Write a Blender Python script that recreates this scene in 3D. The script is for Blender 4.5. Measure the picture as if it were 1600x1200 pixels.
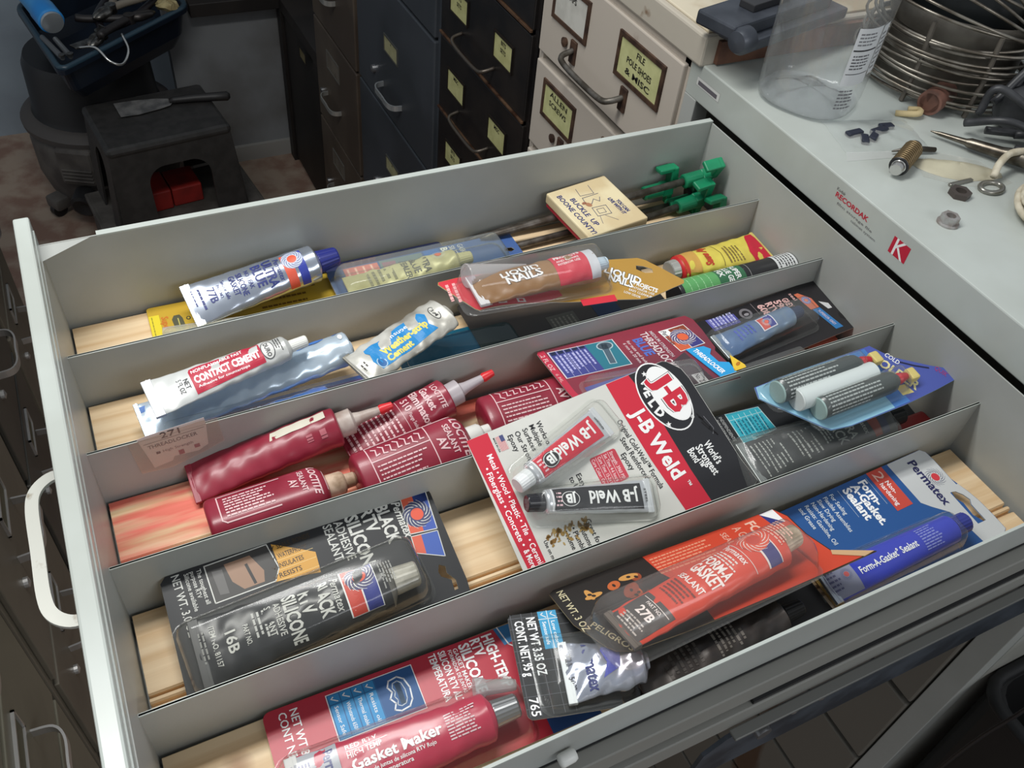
import bpy, bmesh, math, random
from mathutils import Vector as V
from mathutils.geometry import tessellate_polygon
random.seed(7)
sc = bpy.context.scene
for o in list(bpy.data.objects): bpy.data.objects.remove(o)
col = sc.collection

# ------------------------------------------------------------ camera, world, lamps, exposure
cam = bpy.data.cameras.new('camera'); co = bpy.data.objects.new('camera', cam); col.objects.link(co)
co.location = (0.0666, -0.1655, 0.5714); co.rotation_euler = (0.769, -0.0859, -0.4472)
cam.sensor_width = 36; cam.lens = 1383.5/1600*36; cam.clip_start = .01; cam.clip_end = 50
cam.dof.use_dof = False
sc.camera = co
w = bpy.data.worlds.new('world'); sc.world = w; w.use_nodes = True
w.node_tree.nodes['Background'].inputs[0].default_value = (.88, .94, 1, 1)
w.node_tree.nodes['Background'].inputs[1].default_value = .31
def area(name, loc, sx, sy, power, c, rot=(0, 0, 0)):
    l = bpy.data.lights.new(name, 'AREA'); l.shape = 'RECTANGLE'; l.size = sx; l.size_y = sy
    l.energy = power; l.color = c
    o = bpy.data.objects.new(name, l); col.objects.link(o); o.location = loc; o.rotation_euler = rot
    return o
area('fluorescent_tube', (-.12, .50, 1.25), 1.2, .09, 8.5, (1, 1, .97))
area('added_fill_lamp', (.9, -1.5, 1.15), 1.2, .5, 9.0, (.96, .98, 1), (math.radians(42), 0, math.radians(12)))  # added fill from behind the camera, brightens the near-facing sides
area('fluorescent_tube', (-.12, .62, 1.25), 1.2, .09, 8.5, (1, 1, .97))
sc.cycles.sample_clamp_direct = 8; sc.cycles.sample_clamp_indirect = 4
sc.view_settings.view_transform = 'Standard'; sc.view_settings.look = 'None'
sc.view_settings.exposure = 0.18; sc.view_settings.gamma = 1; sc.view_settings.use_curve_mapping = False

# ------------------------------------------------------------ materials
def lin(c):
    return tuple(((x/255)/12.92 if x/255 <= .04045 else ((x/255+.055)/1.055)**2.4) for x in c)+(1,)
_M = {}
def mat(c, r=.5, m=0, c2=None, sc_=20, bump=0, bsc=None, thr=(.4, .6), st=(1, 1, 1), coat=0, det=6):
    k = (c, r, m, c2, sc_, bump, bsc, thr, st, coat)
    if k in _M: return _M[k]
    M = bpy.data.materials.new('paint_%d' % len(_M)); M.use_nodes = True; nt = M.node_tree; b = nt.nodes['Principled BSDF']
    b.inputs['Base Color'].default_value = lin(c); b.inputs['Roughness'].default_value = r; b.inputs['Metallic'].default_value = m
    if coat: b.inputs['Coat Weight'].default_value = coat*.5; b.inputs['Coat Roughness'].default_value = .12
    if c2 or bump:
        tc = nt.nodes.new('ShaderNodeTexCoord'); mp = nt.nodes.new('ShaderNodeMapping'); mp.inputs['Scale'].default_value = st
        nt.links.new(tc.outputs['Object'], mp.inputs[0])
    if c2:
        n = nt.nodes.new('ShaderNodeTexNoise'); n.inputs['Scale'].default_value = sc_; n.inputs['Detail'].default_value = det
        rp = nt.nodes.new('ShaderNodeValToRGB'); rp.color_ramp.elements[0].position = thr[0]; rp.color_ramp.elements[1].position = thr[1]
        rp.color_ramp.elements[0].color = lin(c); rp.color_ramp.elements[1].color = lin(c2)
        nt.links.new(mp.outputs[0], n.inputs[0]); nt.links.new(n.outputs[0], rp.inputs[0]); nt.links.new(rp.outputs[0], b.inputs['Base Color'])
    if bump:
        n2 = nt.nodes.new('ShaderNodeTexNoise'); n2.inputs['Scale'].default_value = bsc or sc_; n2.inputs['Detail'].default_value = 1.2
        bp = nt.nodes.new('ShaderNodeBump'); bp.inputs['Strength'].default_value = bump; bp.inputs['Distance'].default_value = .002
        nt.links.new(mp.outputs[0], n2.inputs[0]); nt.links.new(n2.outputs[0], bp.inputs['Height']); nt.links.new(bp.outputs[0], b.inputs['Normal'])
    _M[k] = M; return M
def clear(tint=(253, 254, 253), haze=.03, rough=.15, bump=.25, bsc=90):
    k = ('clear', tint, haze, rough, bump, bsc)
    if k in _M: return _M[k]
    M = bpy.data.materials.new('clear_plastic_%d' % len(_M)); M.use_nodes = True; nt = M.node_tree; nt.nodes.clear()
    out = nt.nodes.new('ShaderNodeOutputMaterial'); tr = nt.nodes.new('ShaderNodeBsdfTransparent'); tr.inputs[0].default_value = lin(tint)
    gl = nt.nodes.new('ShaderNodeBsdfGlossy'); gl.inputs['Roughness'].default_value = rough
    df = nt.nodes.new('ShaderNodeBsdfDiffuse'); df.inputs[0].default_value = (.75, .76, .74, 1)
    lw = nt.nodes.new('ShaderNodeFresnel'); geo = nt.nodes.new('ShaderNodeNewGeometry'); io = nt.nodes.new('ShaderNodeMath'); io.operation = 'MULTIPLY_ADD'; io.inputs[1].default_value = 1/1.5-1.5; io.inputs[2].default_value = 1.5
    nt.links.new(geo.outputs['Backfacing'], io.inputs[0]); nt.links.new(io.outputs[0], lw.inputs[0])
    m1 = nt.nodes.new('ShaderNodeMixShader'); m2 = nt.nodes.new('ShaderNodeMixShader'); m1.inputs[0].default_value = haze
    tc = nt.nodes.new('ShaderNodeTexCoord'); n = nt.nodes.new('ShaderNodeTexNoise'); n.inputs['Scale'].default_value = bsc; n.inputs['Detail'].default_value = .6
    bp = nt.nodes.new('ShaderNodeBump'); bp.inputs['Strength'].default_value = bump; bp.inputs['Distance'].default_value = .0009
    L = nt.links.new
    L(tc.outputs['Object'], n.inputs[0]); L(n.outputs[0], bp.inputs['Height']); L(bp.outputs[0], gl.inputs['Normal']); L(bp.outputs[0], lw.inputs['Normal'])
    L(tr.outputs[0], m1.inputs[1]); L(df.outputs[0], m1.inputs[2]); L(m1.outputs[0], m2.inputs[1]); L(gl.outputs[0], m2.inputs[2]); mm = nt.nodes.new('ShaderNodeMath'); mm.operation = 'MULTIPLY'; mm.inputs[1].default_value = .9; L(lw.outputs[0], mm.inputs[0]); L(mm.outputs[0], m2.inputs[0])
    L(m2.outputs[0], out.inputs[0]); _M[k] = M; return M
def ink(c): return mat(tuple(c), .48)
def pine(stain=False):
    k = ('pine', stain)
    if k in _M: return _M[k]
    M = bpy.data.materials.new('pine_wood'); M.use_nodes = True; nt = M.node_tree; b = nt.nodes['Principled BSDF']; L = nt.links.new
    tc = nt.nodes.new('ShaderNodeTexCoord'); mp = nt.nodes.new('ShaderNodeMapping'); mp.inputs['Scale'].default_value = (2.2, 60, 60)
    n = nt.nodes.new('ShaderNodeTexNoise'); n.inputs['Scale'].default_value = 1.6; n.inputs['Detail'].default_value = 5; n.inputs['Distortion'].default_value = .5
    rp = nt.nodes.new('ShaderNodeValToRGB'); e = rp.color_ramp.elements
    e[0].position = .35; e[0].color = lin((214, 180, 136)); e[1].position = .62; e[1].color = lin((234, 208, 170))
    L(tc.outputs['Object'], mp.inputs[0]); L(mp.outputs[0], n.inputs[0]); L(n.outputs[0], rp.inputs[0])
    v = nt.nodes.new('ShaderNodeTexVoronoi'); v.inputs['Scale'].default_value = 7; L(tc.outputs['Object'], v.inputs[0])
    kr = nt.nodes.new('ShaderNodeValToRGB'); kr.color_ramp.elements[0].position = .03; kr.color_ramp.elements[1].position = .09
    kr.color_ramp.elements[0].color = lin((150, 100, 62)); kr.color_ramp.elements[1].color = (1, 1, 1, 1)
    L(v.outputs['Distance'], kr.inputs[0])
    mx = nt.nodes.new('ShaderNodeMix'); mx.data_type = 'RGBA'; mx.blend_type = 'MULTIPLY'; mx.inputs[0].default_value = .8
    L(rp.outputs[0], mx.inputs[6]); L(kr.outputs[0], mx.inputs[7]); last = mx.outputs[2]
    if stain:
        n3 = nt.nodes.new('ShaderNodeTexNoise'); n3.inputs['Scale'].default_value = 1; n3.inputs['Detail'].default_value = 4
        mp3 = nt.nodes.new('ShaderNodeMapping'); mp3.inputs['Scale'].default_value = (5, 38, 10); mp3.inputs['Location'].default_value = (1.3, .4, 0)
        L(tc.outputs['Object'], mp3.inputs[0]); L(mp3.outputs[0], n3.inputs[0])
        r3 = nt.nodes.new('ShaderNodeValToRGB'); r3.color_ramp.elements[0].position = .39; r3.color_ramp.elements[1].position = .51
        r3.color_ramp.elements[0].color = (.0, .0, .0, 1); L(n3.outputs[0], r3.inputs[0])
        m3 = nt.nodes.new('ShaderNodeMix'); m3.data_type = 'RGBA'; m3.blend_type = 'MULTIPLY'
        L(r3.outputs[0], m3.inputs[0]); L(last, m3.inputs[6]); m3.inputs[7].default_value = (1.0, .30, .34, 1); last = m3.outputs[2]
    L(last, b.inputs['Base Color']); b.inputs['Roughness'].default_value = .55
    _M[k] = M; return M

# ------------------------------------------------------------ object helpers
def thing(name, label, cat, loc, group=None, parent=None):
    o = bpy.data.objects.new(name, None); col.objects.link(o); o.location = loc; o.empty_display_size = .01
    if label: o['label'] = label
    if cat: o['category'] = cat
    if group: o['group'] = group
    if parent:
        o.parent = parent; o.location = V(loc)-org(parent)
    return o
def org(p):
    v = V((0, 0, 0))
    while p: v += p.location; p = p.parent
    return v
def mk(name, verts, faces, mats, parent=None, fm=None, smooth=False, label=None, loc=None):
    if not isinstance(mats, (list, tuple)): mats = [mats]
    O = org(parent) if parent else V(loc or (0, 0, 0))
    me = bpy.data.meshes.new(name); me.from_pydata([tuple(V(v)-O) for v in verts], [], faces)
    for m in mats: me.materials.append(m)
    if fm: me.polygons.foreach_set('material_index', fm)
    if smooth: me.polygons.foreach_set('use_smooth', [True]*len(faces))
    me.update()
    o = bpy.data.objects.new(name, me); col.objects.link(o)
    if parent: o.parent = parent
    else: o.location = O
    if label: o['label'] = label
    return o
def tag(o, label, cat, group=None, kind=None):
    if label: o['label'] = label
    if cat: o['category'] = cat
    if group: o['group'] = group
    if kind: o['kind'] = kind
    return o
class MB:
    def __init__(s): s.v = []; s.f = []; s.m = []; s.mats = []
    def mi(s, m):
        if m not in s.mats: s.mats.append(m)
        return s.mats.index(m)
    def add(s, vs, fs, m):
        k = len(s.v); i = s.mi(m); s.v += [V(v) for v in vs]; s.f += [[a+k for a in f] for f in fs]; s.m += [i]*len(fs); return s
    def box(s, x0, y0, z0, x1, y1, z1, m, b=0, M=None):
        bm = bmesh.new(); bmesh.ops.create_cube(bm, size=1)
        for v in bm.verts: v.co = V(((x0+x1)/2+v.co.x*(x1-x0), (y0+y1)/2+v.co.y*(y1-y0), (z0+z1)/2+v.co.z*(z1-z0)))
        if b: bmesh.ops.bevel(bm, geom=bm.edges[:], offset=b, segments=2, affect='EDGES', profile=.5)
        bm.verts.index_update(); vs = [(M(v.co) if M else v.co.copy()) for v in bm.verts]
        fs = [[v.index for v in f.verts] for f in bm.faces]; bm.free(); return s.add(vs, fs, m)
    def tube(s, pts, r, m, n=8, cap=True, closed=False):
        pts = [V(p) for p in pts]; N = len(pts); vs = []; fs = []; rr = r if isinstance(r, (list, tuple)) else [r]*N
        prev = None
        for i, p in enumerate(pts):
            if closed: d = (pts[(i+1) % N]-pts[i-1])
            else: d = (pts[min(i+1, N-1)]-pts[max(i-1, 0)])
            d = d.normalized() if d.length > 1e-9 else V((0, 0, 1))
            a = prev if prev else (V((0, 0, 1)) if abs(d.z) < .9 else V((1, 0, 0)))
            a = (a-d*a.dot(d)).normalized(); prev = a; b = d.cross(a)
            for k in range(n): t = 2*math.pi*k/n; vs.append(p+(a*math.cos(t)+b*math.sin(t))*rr[i])
        for i in range(N if closed else N-1):
            j = (i+1) % N
            for k in range(n): l = (k+1) % n; fs.append([i*n+k, i*n+l, j*n+l, j*n+k])
        if cap and not closed: fs.append(list(range(n))[::-1]); fs.append([(N-1)*n+k for k in range(n)])
        return s.add(vs, fs, m)
    def lathe(s, prof, m, C=(0, 0, 0), ax=(0, 0, 1), n=24, side=None, flat=1.0):
        ax = V(ax).normalized(); a = V(side).normalized() if side else (V((1, 0, 0)) if abs(ax.x) < .9 else V((0, 1, 0)))
        a = (a-ax*a.dot(ax)).normalized(); b = ax.cross(a); C = V(C); vs = []; fs = []
        for (r, h) in prof:
            for k in range(n): t = 2*math.pi*k/n; vs.append(C+ax*h+(a*math.cos(t)+b*math.sin(t)*flat)*r)
        for i in range(len(prof)-1):
            for k in range(n): l = (k+1) % n; fs.append([i*n+k, i*n+l, (i+1)*n+l, (i+1)*n+k])
        if prof[0][0] > 1e-6: fs.append(list(range(n))[::-1])
        if prof[-1][0] > 1e-6: fs.append([(len(prof)-1)*n+k for k in range(n)])
        return s.add(vs, fs, m)
    def build(s, name, parent=None, smooth=False, label=None, loc=None, auto=False):
        o = mk(name, s.v, s.f, s.mats, parent, s.m, smooth or auto, label, loc)
        if auto:
            try:
                bm = bmesh.new(); bm.from_mesh(o.data)
                for e in bm.edges: e.smooth = not (len(e.link_faces) == 2 and e.calc_face_angle(0) > .6)
                bm.to_mesh(o.data); bm.free()
            except Exception: pass
        return o
def bez(*p, n=8):
    out = []; p = [V(q) for q in p]
    P = [p[0]*2-p[1]]+p+[p[-1]*2-p[-2]]
    for i in range(1, len(P)-2):
        for k in range(n):
            t = k/n; a, b, c, d = P[i-1], P[i], P[i+1], P[i+2]
            out.append(.5*((2*b)+(c-a)*t+(2*a-5*b+4*c-d)*t*t+(3*b-a-3*c+d)*t**3))
    out.append(p[-1]); return out

class Frame:                       # a plane in the world, addressed in millimetres
    def __init__(s, O, X, Y, bend=None):
        s.O = V(O); s.X = V(X).normalized(); Y = V(Y); s.Y = (Y-s.X*Y.dot(s.X)).normalized(); s.N = s.X.cross(s.Y); s.bend = bend
    def __call__(s, u, v, n=0):
        b = s.bend(u, v) if s.bend else 0
        return s.O+(s.X*u+s.Y*v+s.N*(n+b))/1000
def rrect(u0, v0, u1, v1, r=4, n=4):
    pts = []
    for cx, cy, a in ((u1-r, v0+r, -90), (u1-r, v1-r, 0), (u0+r, v1-r, 90), (u0+r, v0+r, 180)):
        for k in range(n+1): t = math.radians(a+90*k/n); pts.append((cx+r*math.cos(t), cy+r*math.sin(t)))
    return pts
def ell(cu, cv, a, b, n=24, rot=0):
    c, s_ = math.cos(rot), math.sin(rot); o = []
    for k in range(n):
        t = 2*math.pi*k/n; x, y = a*math.cos(t), b*math.sin(t); o.append((cu+x*c-y*s_, cv+x*s_+y*c))
    return o
def card(F, outline, m, name='card', parent=None, th=.6, holes=(), step=0, back=None):
    loops = [[V((u, v, 0)) for u, v in outline]]+[[V((u, v, 0)) for u, v in h] for h in holes]
    tris = tessellate_polygon(loops); pts = [p for l in loops for p in l]
    bm = bmesh.new(); bv = [bm.verts.new(p) for p in pts]
    for t in tris:
        try: bm.faces.new([bv[i] for i in t])
        except ValueError: pass
    if step:
        vs = [p.y for p in pts]; y = min(vs)+step
        while y < max(vs):
            bmesh.ops.bisect_plane(bm, geom=bm.verts[:]+bm.edges[:]+bm.faces[:], plane_co=(0, y, 0), plane_no=(0, 1, 0)); y += step
        us = [p.x for p in pts]; x = min(us)+step
        while x < max(us):
            bmesh.ops.bisect_plane(bm, geom=bm.verts[:]+bm.edges[:]+bm.faces[:], plane_co=(x, 0, 0), plane_no=(1, 0, 0)); x += step
    bmesh.ops.recalc_face_normals(bm, faces=bm.faces[:])
    bm.verts.index_update(); V2 = [(v.co.x, v.co.y) for v in bm.verts]; n = len(V2)
    fs = []
    for f in bm.faces:
        i = [v.index for v in f.verts]
        if f.normal.z < 0: i = i[::-1]
        fs.append(i)
    be = []
    for e in bm.edges:
        if len(e.link_faces) == 1:
            f = e.link_faces[0]; i = [v.index for v in f.verts]
            if f.normal.z < 0: i = i[::-1]
            a, b = e.verts[0].index, e.verts[1].index
            if i[(i.index(a)+1) % len(i)] != b: a, b = b, a
            be.append((a, b))
    bm.free()
    vs = [F(u, v, 0) for u, v in V2]+[F(u, v, -th) for u, v in V2]
    F2 = fs+[[a+n for a in f[::-1]] for f in fs]+[[b, a, a+n, b+n] for a, b in be]
    mi = [0]*len(fs)+[1 if back else 0]*(len(F2)-len(fs))
    return mk(name, vs, F2, [m]+([back] if back else []), parent, mi)

_G = {}
def glyph(s, bold, shear):
    k = (s, bold, shear)
    if k in _G: return _G[k]
    c = bpy.data.curves.new('t', 'FONT'); c.body = s; c.size = 1; c.resolution_u = 2; c.offset = bold; c.shear = shear
    o = bpy.data.objects.new('t', c); m = o.to_mesh()
    vs = [(v.co.x, v.co.y) for v in m.vertices]; fs = [list(p.vertices) for p in m.polygons]
    o.to_mesh_clear(); bpy.data.objects.remove(o); bpy.data.curves.remove(c)
    if not vs: vs = [(0, 0), (1, 0), (1, 1)]; fs = []
    x0 = min(v[0] for v in vs); x1 = max(v[0] for v in vs)
    _G[k] = (vs, fs, x0, x1); return _G[k]
CAP = .70
class Art:
    def __init__(s): s.it = []
    def poly(s, pts, c, lv=1):
        t = tessellate_polygon([[V((u, v, 0)) for u, v in pts]]); s.it.append((pts, [list(q) for q in t], tuple(c), lv)); return s
    def rect(s, u0, v0, u1, v1, c, lv=1): return s.poly([(u0, v0), (u1, v0), (u1, v1), (u0, v1)], c, lv)
    def ell(s, cu, cv, a, b, c, lv=1, rot=0, n=24): return s.poly(ell(cu, cv, a, b, n, rot), c, lv)
    def line(s, pts, wd, c, lv=2, closed=False):
        pts = list(pts); N = len(pts)
        for i in range(N if closed else N-1):
            a = pts[i]; b = pts[(i+1) % N]; dx, dy = b[0]-a[0], b[1]-a[1]; l = math.hypot(dx, dy) or 1; nx, ny = -dy/l*wd/2, dx/l*wd/2
            ex, ey = dx/l*wd/2, dy/l*wd/2
            s.it.append(([(a[0]-nx-ex, a[1]-ny-ey), (b[0]-nx+ex, b[1]-ny+ey), (b[0]+nx+ex, b[1]+ny+ey), (a[0]+nx-ex, a[1]+ny-ey)], [[0, 1, 2, 3]], tuple(c), lv))
        return s
    def t(s, st, u, v, h, w=None, c=(255, 255, 255), rot=0, lv=3, b=.012, sh=0, al='l', maxw=None):
        vs, fs, x0, x1 = glyph(st, b, sh); sy = h/CAP; sx = sy
        W = (x1-x0)*sx
        if w: sx = w/(x1-x0); W = w
        off = {'l': 0, 'c': -W/2, 'r': -W}[al]; a = math.radians(rot); ca, sa = math.cos(a), math.sin(a)
        P = [((x-x0)*sx+off, y*sy) for x, y in vs]
        s.it.append(([(u+x*ca-y*sa, v+x*sa+y*ca) for x, y in P], fs, tuple(c), lv)); return s
    def bars(s, u0, v0, u1, v1, n, c, rot=False, lv=3, fill=.45):
        for i in range(n):           # unreadable small print: rows of word-like dashes
            v = v1-(v1-v0)*(i+.5)/n; hh = (v1-v0)/n*fill/2; u = u0; e = u0+(u1-u0)*random.uniform(.7, 1)
            while u < e:
                w_ = min(random.uniform(1.6, 5), e-u)
                if w_ > .5: s.rect(u, v-hh, u+w_, v+hh, c, lv)
                u += w_+.7
        return s
    def barsv(s, u0, v0, u1, v1, n, c, lv=3, fill=.45):
        for i in range(n):
            u = u0+(u1-u0)*(i+.5)/n; hh = (u1-u0)/n*fill/2; v = v0; e = v0+(v1-v0)*random.uniform(.7, 1)
            while v < e:
                w_ = min(random.uniform(1.6, 5), e-v)
                if w_ > .5: s.rect(u-hh, v, u+hh, v+w_, c, lv)
                v += w_+.7
        return s
    def swirl(s, u, v, r, cin=(222, 92, 60), cr=(235, 235, 235), lv=3, bl=12):
        s.ell(u, v, r*.42, r*.42, cin, lv, n=20)
        for k in range(bl):
            t0 = 2*math.pi*k/bl; o = []; i_ = []
            for j in range(6):
                f = j/5; rad = r*(.52+.48*f); t = t0+f*1.25; wd = .19*(1-.75*f)
                o.append((u+rad*math.cos(t), v+rad*math.sin(t))); i_.append((u+rad*math.cos(t+wd), v+rad*math.sin(t+wd)))
            s.poly(o+i_[::-1], cr, lv)
        return s
    def build(s, F, parent, name='printed_artwork', base=.12, eps=.035, cutu=0, cutv=0):
        if cutu and not cutv: cutv = 3; base = .26; eps = .05
        byc = {}; mats = []; vs = []; fs = []; fm = []
        if cutu or cutv:
            for lvl in sorted(set(i[3] for i in s.it)):
                for cc in set(i[2] for i in s.it if i[3] == lvl):
                    bm = bmesh.new()
                    for P, Fs, c, lv in s.it:
                        if lv != lvl or c != cc: continue
                        bv = [bm.verts.new((x, y, 0)) for x, y in P]
                        for f in Fs:
                            try: bm.faces.new([bv[i] for i in f])
                            except ValueError: pass
                    for ax, st in ((0, cutu), (1, cutv)):
                        if not st or not bm.verts: continue
                        a0 = min(v.co[ax] for v in bm.verts); a1 = max(v.co[ax] for v in bm.verts); x = math.ceil(a0/st)*st
                        while x < a1:
                            no = (1, 0, 0) if ax == 0 else (0, 1, 0)
                            bmesh.ops.bisect_plane(bm, geom=bm.verts[:]+bm.edges[:]+bm.faces[:], plane_co=tuple(x*q for q in no), plane_no=no); x += st
                    bm.verts.index_update(); k = len(vs)
                    m = ink(cc)
                    if m not in mats: mats.append(m)
                    vs += [F(v.co.x, v.co.y, base+lvl*eps) for v in bm.verts]
                    for f in bm.faces:
                        i = [k+v.index for v in f.verts]
                        if f.normal.z < 0: i = i[::-1]
                        fs.append(i); fm.append(mats.index(m))
                    bm.free()
        else:
            for P, Fs, c, lv in s.it:
                m = ink(c)
                if m not in mats: mats.append(m)
                k = len(vs); vs += [F(x, y, base+lv*eps) for x, y in P]
                for f in Fs:
                    a, b_, c_ = P[f[0]], P[f[1]], P[f[2]]
                    f = [k+i for i in f]
                    if (b_[0]-a[0])*(c_[1]-a[1])-(b_[1]-a[1])*(c_[0]-a[0]) < 0: f = f[::-1]
                    fs.append(f); fm.append(mats.index(m))
        return mk(name, vs, fs, mats, parent, fm)

def blister(F, parent, cu, cv, w0, w1, l, h, D=6, m=None, rot=0, r=5, name='blister', fl=3):
    m = m or clear(); c, s_ = math.cos(math.radians(rot)), math.sin(math.radians(rot)); rings = []
    def ring(ins, n):
        pts = []; R = max(.6, r-ins*.6)
        for (sx, sy, a) in ((1, -1, -90), (1, 1, 0), (-1, 1, 90), (-1, -1, 180)):
            for k in range(4):
                W = (w0 if sy < 0 else w1)/2-ins; H = l/2-ins; t = math.radians(a+30*k)
                x = sx*(W-R)+R*math.cos(t); y = sy*(H-R)+R*math.sin(t); pts.append(F(cu+x*c-y*s_, cv+x*s_+y*c, n))
        return pts
    rings = [ring(-fl, .5), ring(0, .6)]+[ring(D*(1-math.cos(t)), max(.7, h*math.sin(t))) for t in (.25, .55, .9, 1.2, 1.5)]
    n = len(rings[0]); vs = [p for q in rings for p in q]; fs = []
    for i in range(len(rings)-1):
        for k in range(n): k2 = (k+1) % n; fs.append([i*n+k, i*n+k2, (i+1)*n+k2, (i+1)*n+k])
    fs.append([(len(rings)-1)*n+k for k in range(n)])
    return mk(name, vs, fs, m, parent, smooth=True)

class TubeMap:
    def __init__(s, P0, P1, up=(0, 0, 1), cw=40, d=32, th0=1.6, sq=1.0, p=.75, wr=0, seed=1):
        s.P0 = V(P0); s.P1 = V(P1); ax = (s.P1-s.P0); s.L = ax.length*1000; s.ax = ax.normalized()
        s.up = (V(up)-s.ax*V(up).dot(s.ax)).normalized(); s.sd = s.ax.cross(s.up); s.cw, s.d, s.th0, s.sq, s.p = cw, d, th0, sq, p
        s.wr = wr; s.sed = seed
    def W(s, v): t = min(max(v/s.L, 0), 1); return s.cw+(s.d-s.cw)*t
    def T(s, v): t = min(max(v/s.L, 0), 1); return s.th0+(s.d*s.sq-s.th0)*t**s.p
    def ang(s, a, v, n=0):
        W, T = s.W(v)/2, s.T(v)/2
        k = s.wr*(math.sin(v*.21+a*2.3+s.sed)+.7*math.sin(v*.37-a*3.1+s.sed*2)+.5*math.sin(v*.47+a*5)) if s.wr else 0
        nx, ny = math.sin(a)*T, math.cos(a)*W; q = math.hypot(nx, ny) or 1
        return s.P0+(s.ax*v+s.sd*(W*math.sin(a)+nx/q*(n+k))+s.up*(T*math.cos(a)+ny/q*(n+k)))/1000
    def __call__(s, u, v, n=0): return s.ang(max(-1.9, min(1.9, u/(s.W(v)/2))), v, n)
def squeeze(parent, T, m, cap=None, crimp=None, sh=None, body='tube_body', neck=None):
    n = 48; ns = 80; vs = []; fs = []
    for i in range(ns+1):
        v = T.L*i/ns
        for k in range(n): vs.append(T.ang(2*math.pi*k/n, v))
    for i in range(ns):
        for k in range(n): k2 = (k+1) % n; fs.append([i*n+k, (i+1)*n+k, (i+1)*n+k2, i*n+k2])
    fs.append(list(range(n)))
    b = mk(body, vs, fs, m, parent, smooth=True)
    r = T.d/2; hh = sh if sh is not None else 5
    g = MB(); g.lathe([(r/1000*.99, 0), (r/1000*.93, .0012), (r*.42/1000, hh/1000), (r*.36/1000, (hh+1.5)/1000)], neck or m, T.P1, T.ax, n=28, side=T.sd, flat=T.T(T.L)/T.W(T.L))
    g.build('shoulder', parent, auto=True)
    if crimp:
        cl, cm = crimp; g = MB()
        def M(c): return T.P0+(T.ax*c.y+T.sd*c.x+T.up*c.z)/1000
        g.box(-T.cw/2-.4, -1, -1.6, T.cw/2+.4, cl, 1.6, cm, .5, M)
        g.box(-T.cw/2-.3, cl*.45, 1.5, T.cw/2+.3, cl*.6, 1.9, cm, 0, M)
        g.build('crimped_end', parent)
    if cap:
        r0, r1, cl, cm = cap; g = MB(); A = T.P1+T.ax*(hh*.8/1000)
        k = 40; vs = []; fs = []; up = T.up; sd = T.sd
        prof = [(r0, 0), (r0, cl*.04), (r1, cl*.93), (r1*.9, cl)]
        for j, (rr, h) in enumerate(prof):
            for q in range(k):
                t = 2*math.pi*q/k; R = rr*(1+(.03 if (q % 2 and 0 < j < 3) else 0)); vs.append(A+(T.ax*h+(sd*math.cos(t)+up*math.sin(t))*R)/1000)
        for j in range(3):
            for q in range(k): q2 = (q+1) % k; fs.append([j*k+q, j*k+q2, (j+1)*k+q2, (j+1)*k+q])
        fs.append(list(range(k))[::-1]); fs.append([3*k+q for q in range(k)])
        g.add(vs, fs, cm); g.build('screw_cap', parent)
    return b

# common finishes
PAINT = mat((172, 174, 170), .38, 0, (163, 165, 160), 9, .03, 300)
PAINT2 = mat((166, 167, 160), .42, 0, (150, 149, 141), 14)
FRONTP = mat((186, 192, 187), .28, 0, (176, 181, 175), 8)
TOPP = mat((196, 202, 198), .5, 0, (186, 190, 184), 7)
BLACKP = mat((22, 22, 24), .45); DARKM = mat((40, 42, 46), .4, .3)
STEEL = mat((170, 170, 172), .3, .9); DULL = mat((120, 116, 110), .5, .8, (84, 78, 70), 60)
WHITEPL = mat((226, 226, 220), .4); SILVER = mat((196, 202, 212), .24, .75, None, 20, .15, 60)
W_ = (238, 238, 236)
# ------------------------------------------------------------ the room
FZ = -1.2
fm_ = mat((158, 140, 124), .7, 0, (132, 104, 90), 12, .3, 40, (.42, .62))
g = MB(); g.box(-2.2, -1.6, FZ-.05, 2.6, 3.3, FZ, fm_); tag(g.build('floor'), 'worn floor with pinkish stains', None, None, 'structure')
g = MB(); g.box(-2.2, 3.05, FZ, 2.6, 3.1, 1.35, mat((150, 162, 172), .8, 0, (136, 146, 156), 3)); tag(g.build('wall_back'), None, None, None, 'structure')
g = MB(); g.box(.36, 2.66, FZ, 1.3, 2.72, -.40, mat((128, 130, 132), .8, 0, (100, 98, 96), 3)); tag(g.build('wall_back_panel'), 'grey lower wall panel behind the black stool', None, None, 'structure')
g = MB(); g.box(.36, 2.645, FZ, 1.3, 2.66, FZ+.055, mat((150, 148, 144), .7)); tag(g.build('baseboard_back'), None, None, None, 'structure')

# ------------------------------------------------------------ microfilm cabinet with the open drawer
XF = .70
cab = thing('steel_cabinet', 'light grey steel cabinet whose wide top drawer stands open', 'cabinet', (.9, .28, FZ))
g = MB()
g.box(XF, -.035, .088, 1.07, .594, .130, FRONTP, .0015)
g.build('cabinet_top', cab)
g = MB()
g.box(XF+.02, -.035, FZ, 1.07, -.030, .0885, PAINT2); g.box(XF+.02, .589, FZ, 1.07, .594, .0885, PAINT2); g.box(1.06, -.035, FZ, 1.07, .594, .0885, PAINT2)
g.box(XF, -.035, FZ, XF+.022, -.012, .0885, PAINT, .001); g.box(XF, .571, FZ, XF+.022, .594, .0885, PAINT, .001)
g.build('cabinet_case', cab)
a = Art()
F = Frame((XF, .594, .088), (0, -1, 0), (0, 0, 1))
a.rect(16, 17, 61, 28, (170, 172, 168), 1); a.rect(17, 18, 60, 27, (206, 206, 202), 2); a.rect(20, 19, 56, 24, (96, 92, 98), 3)
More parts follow.
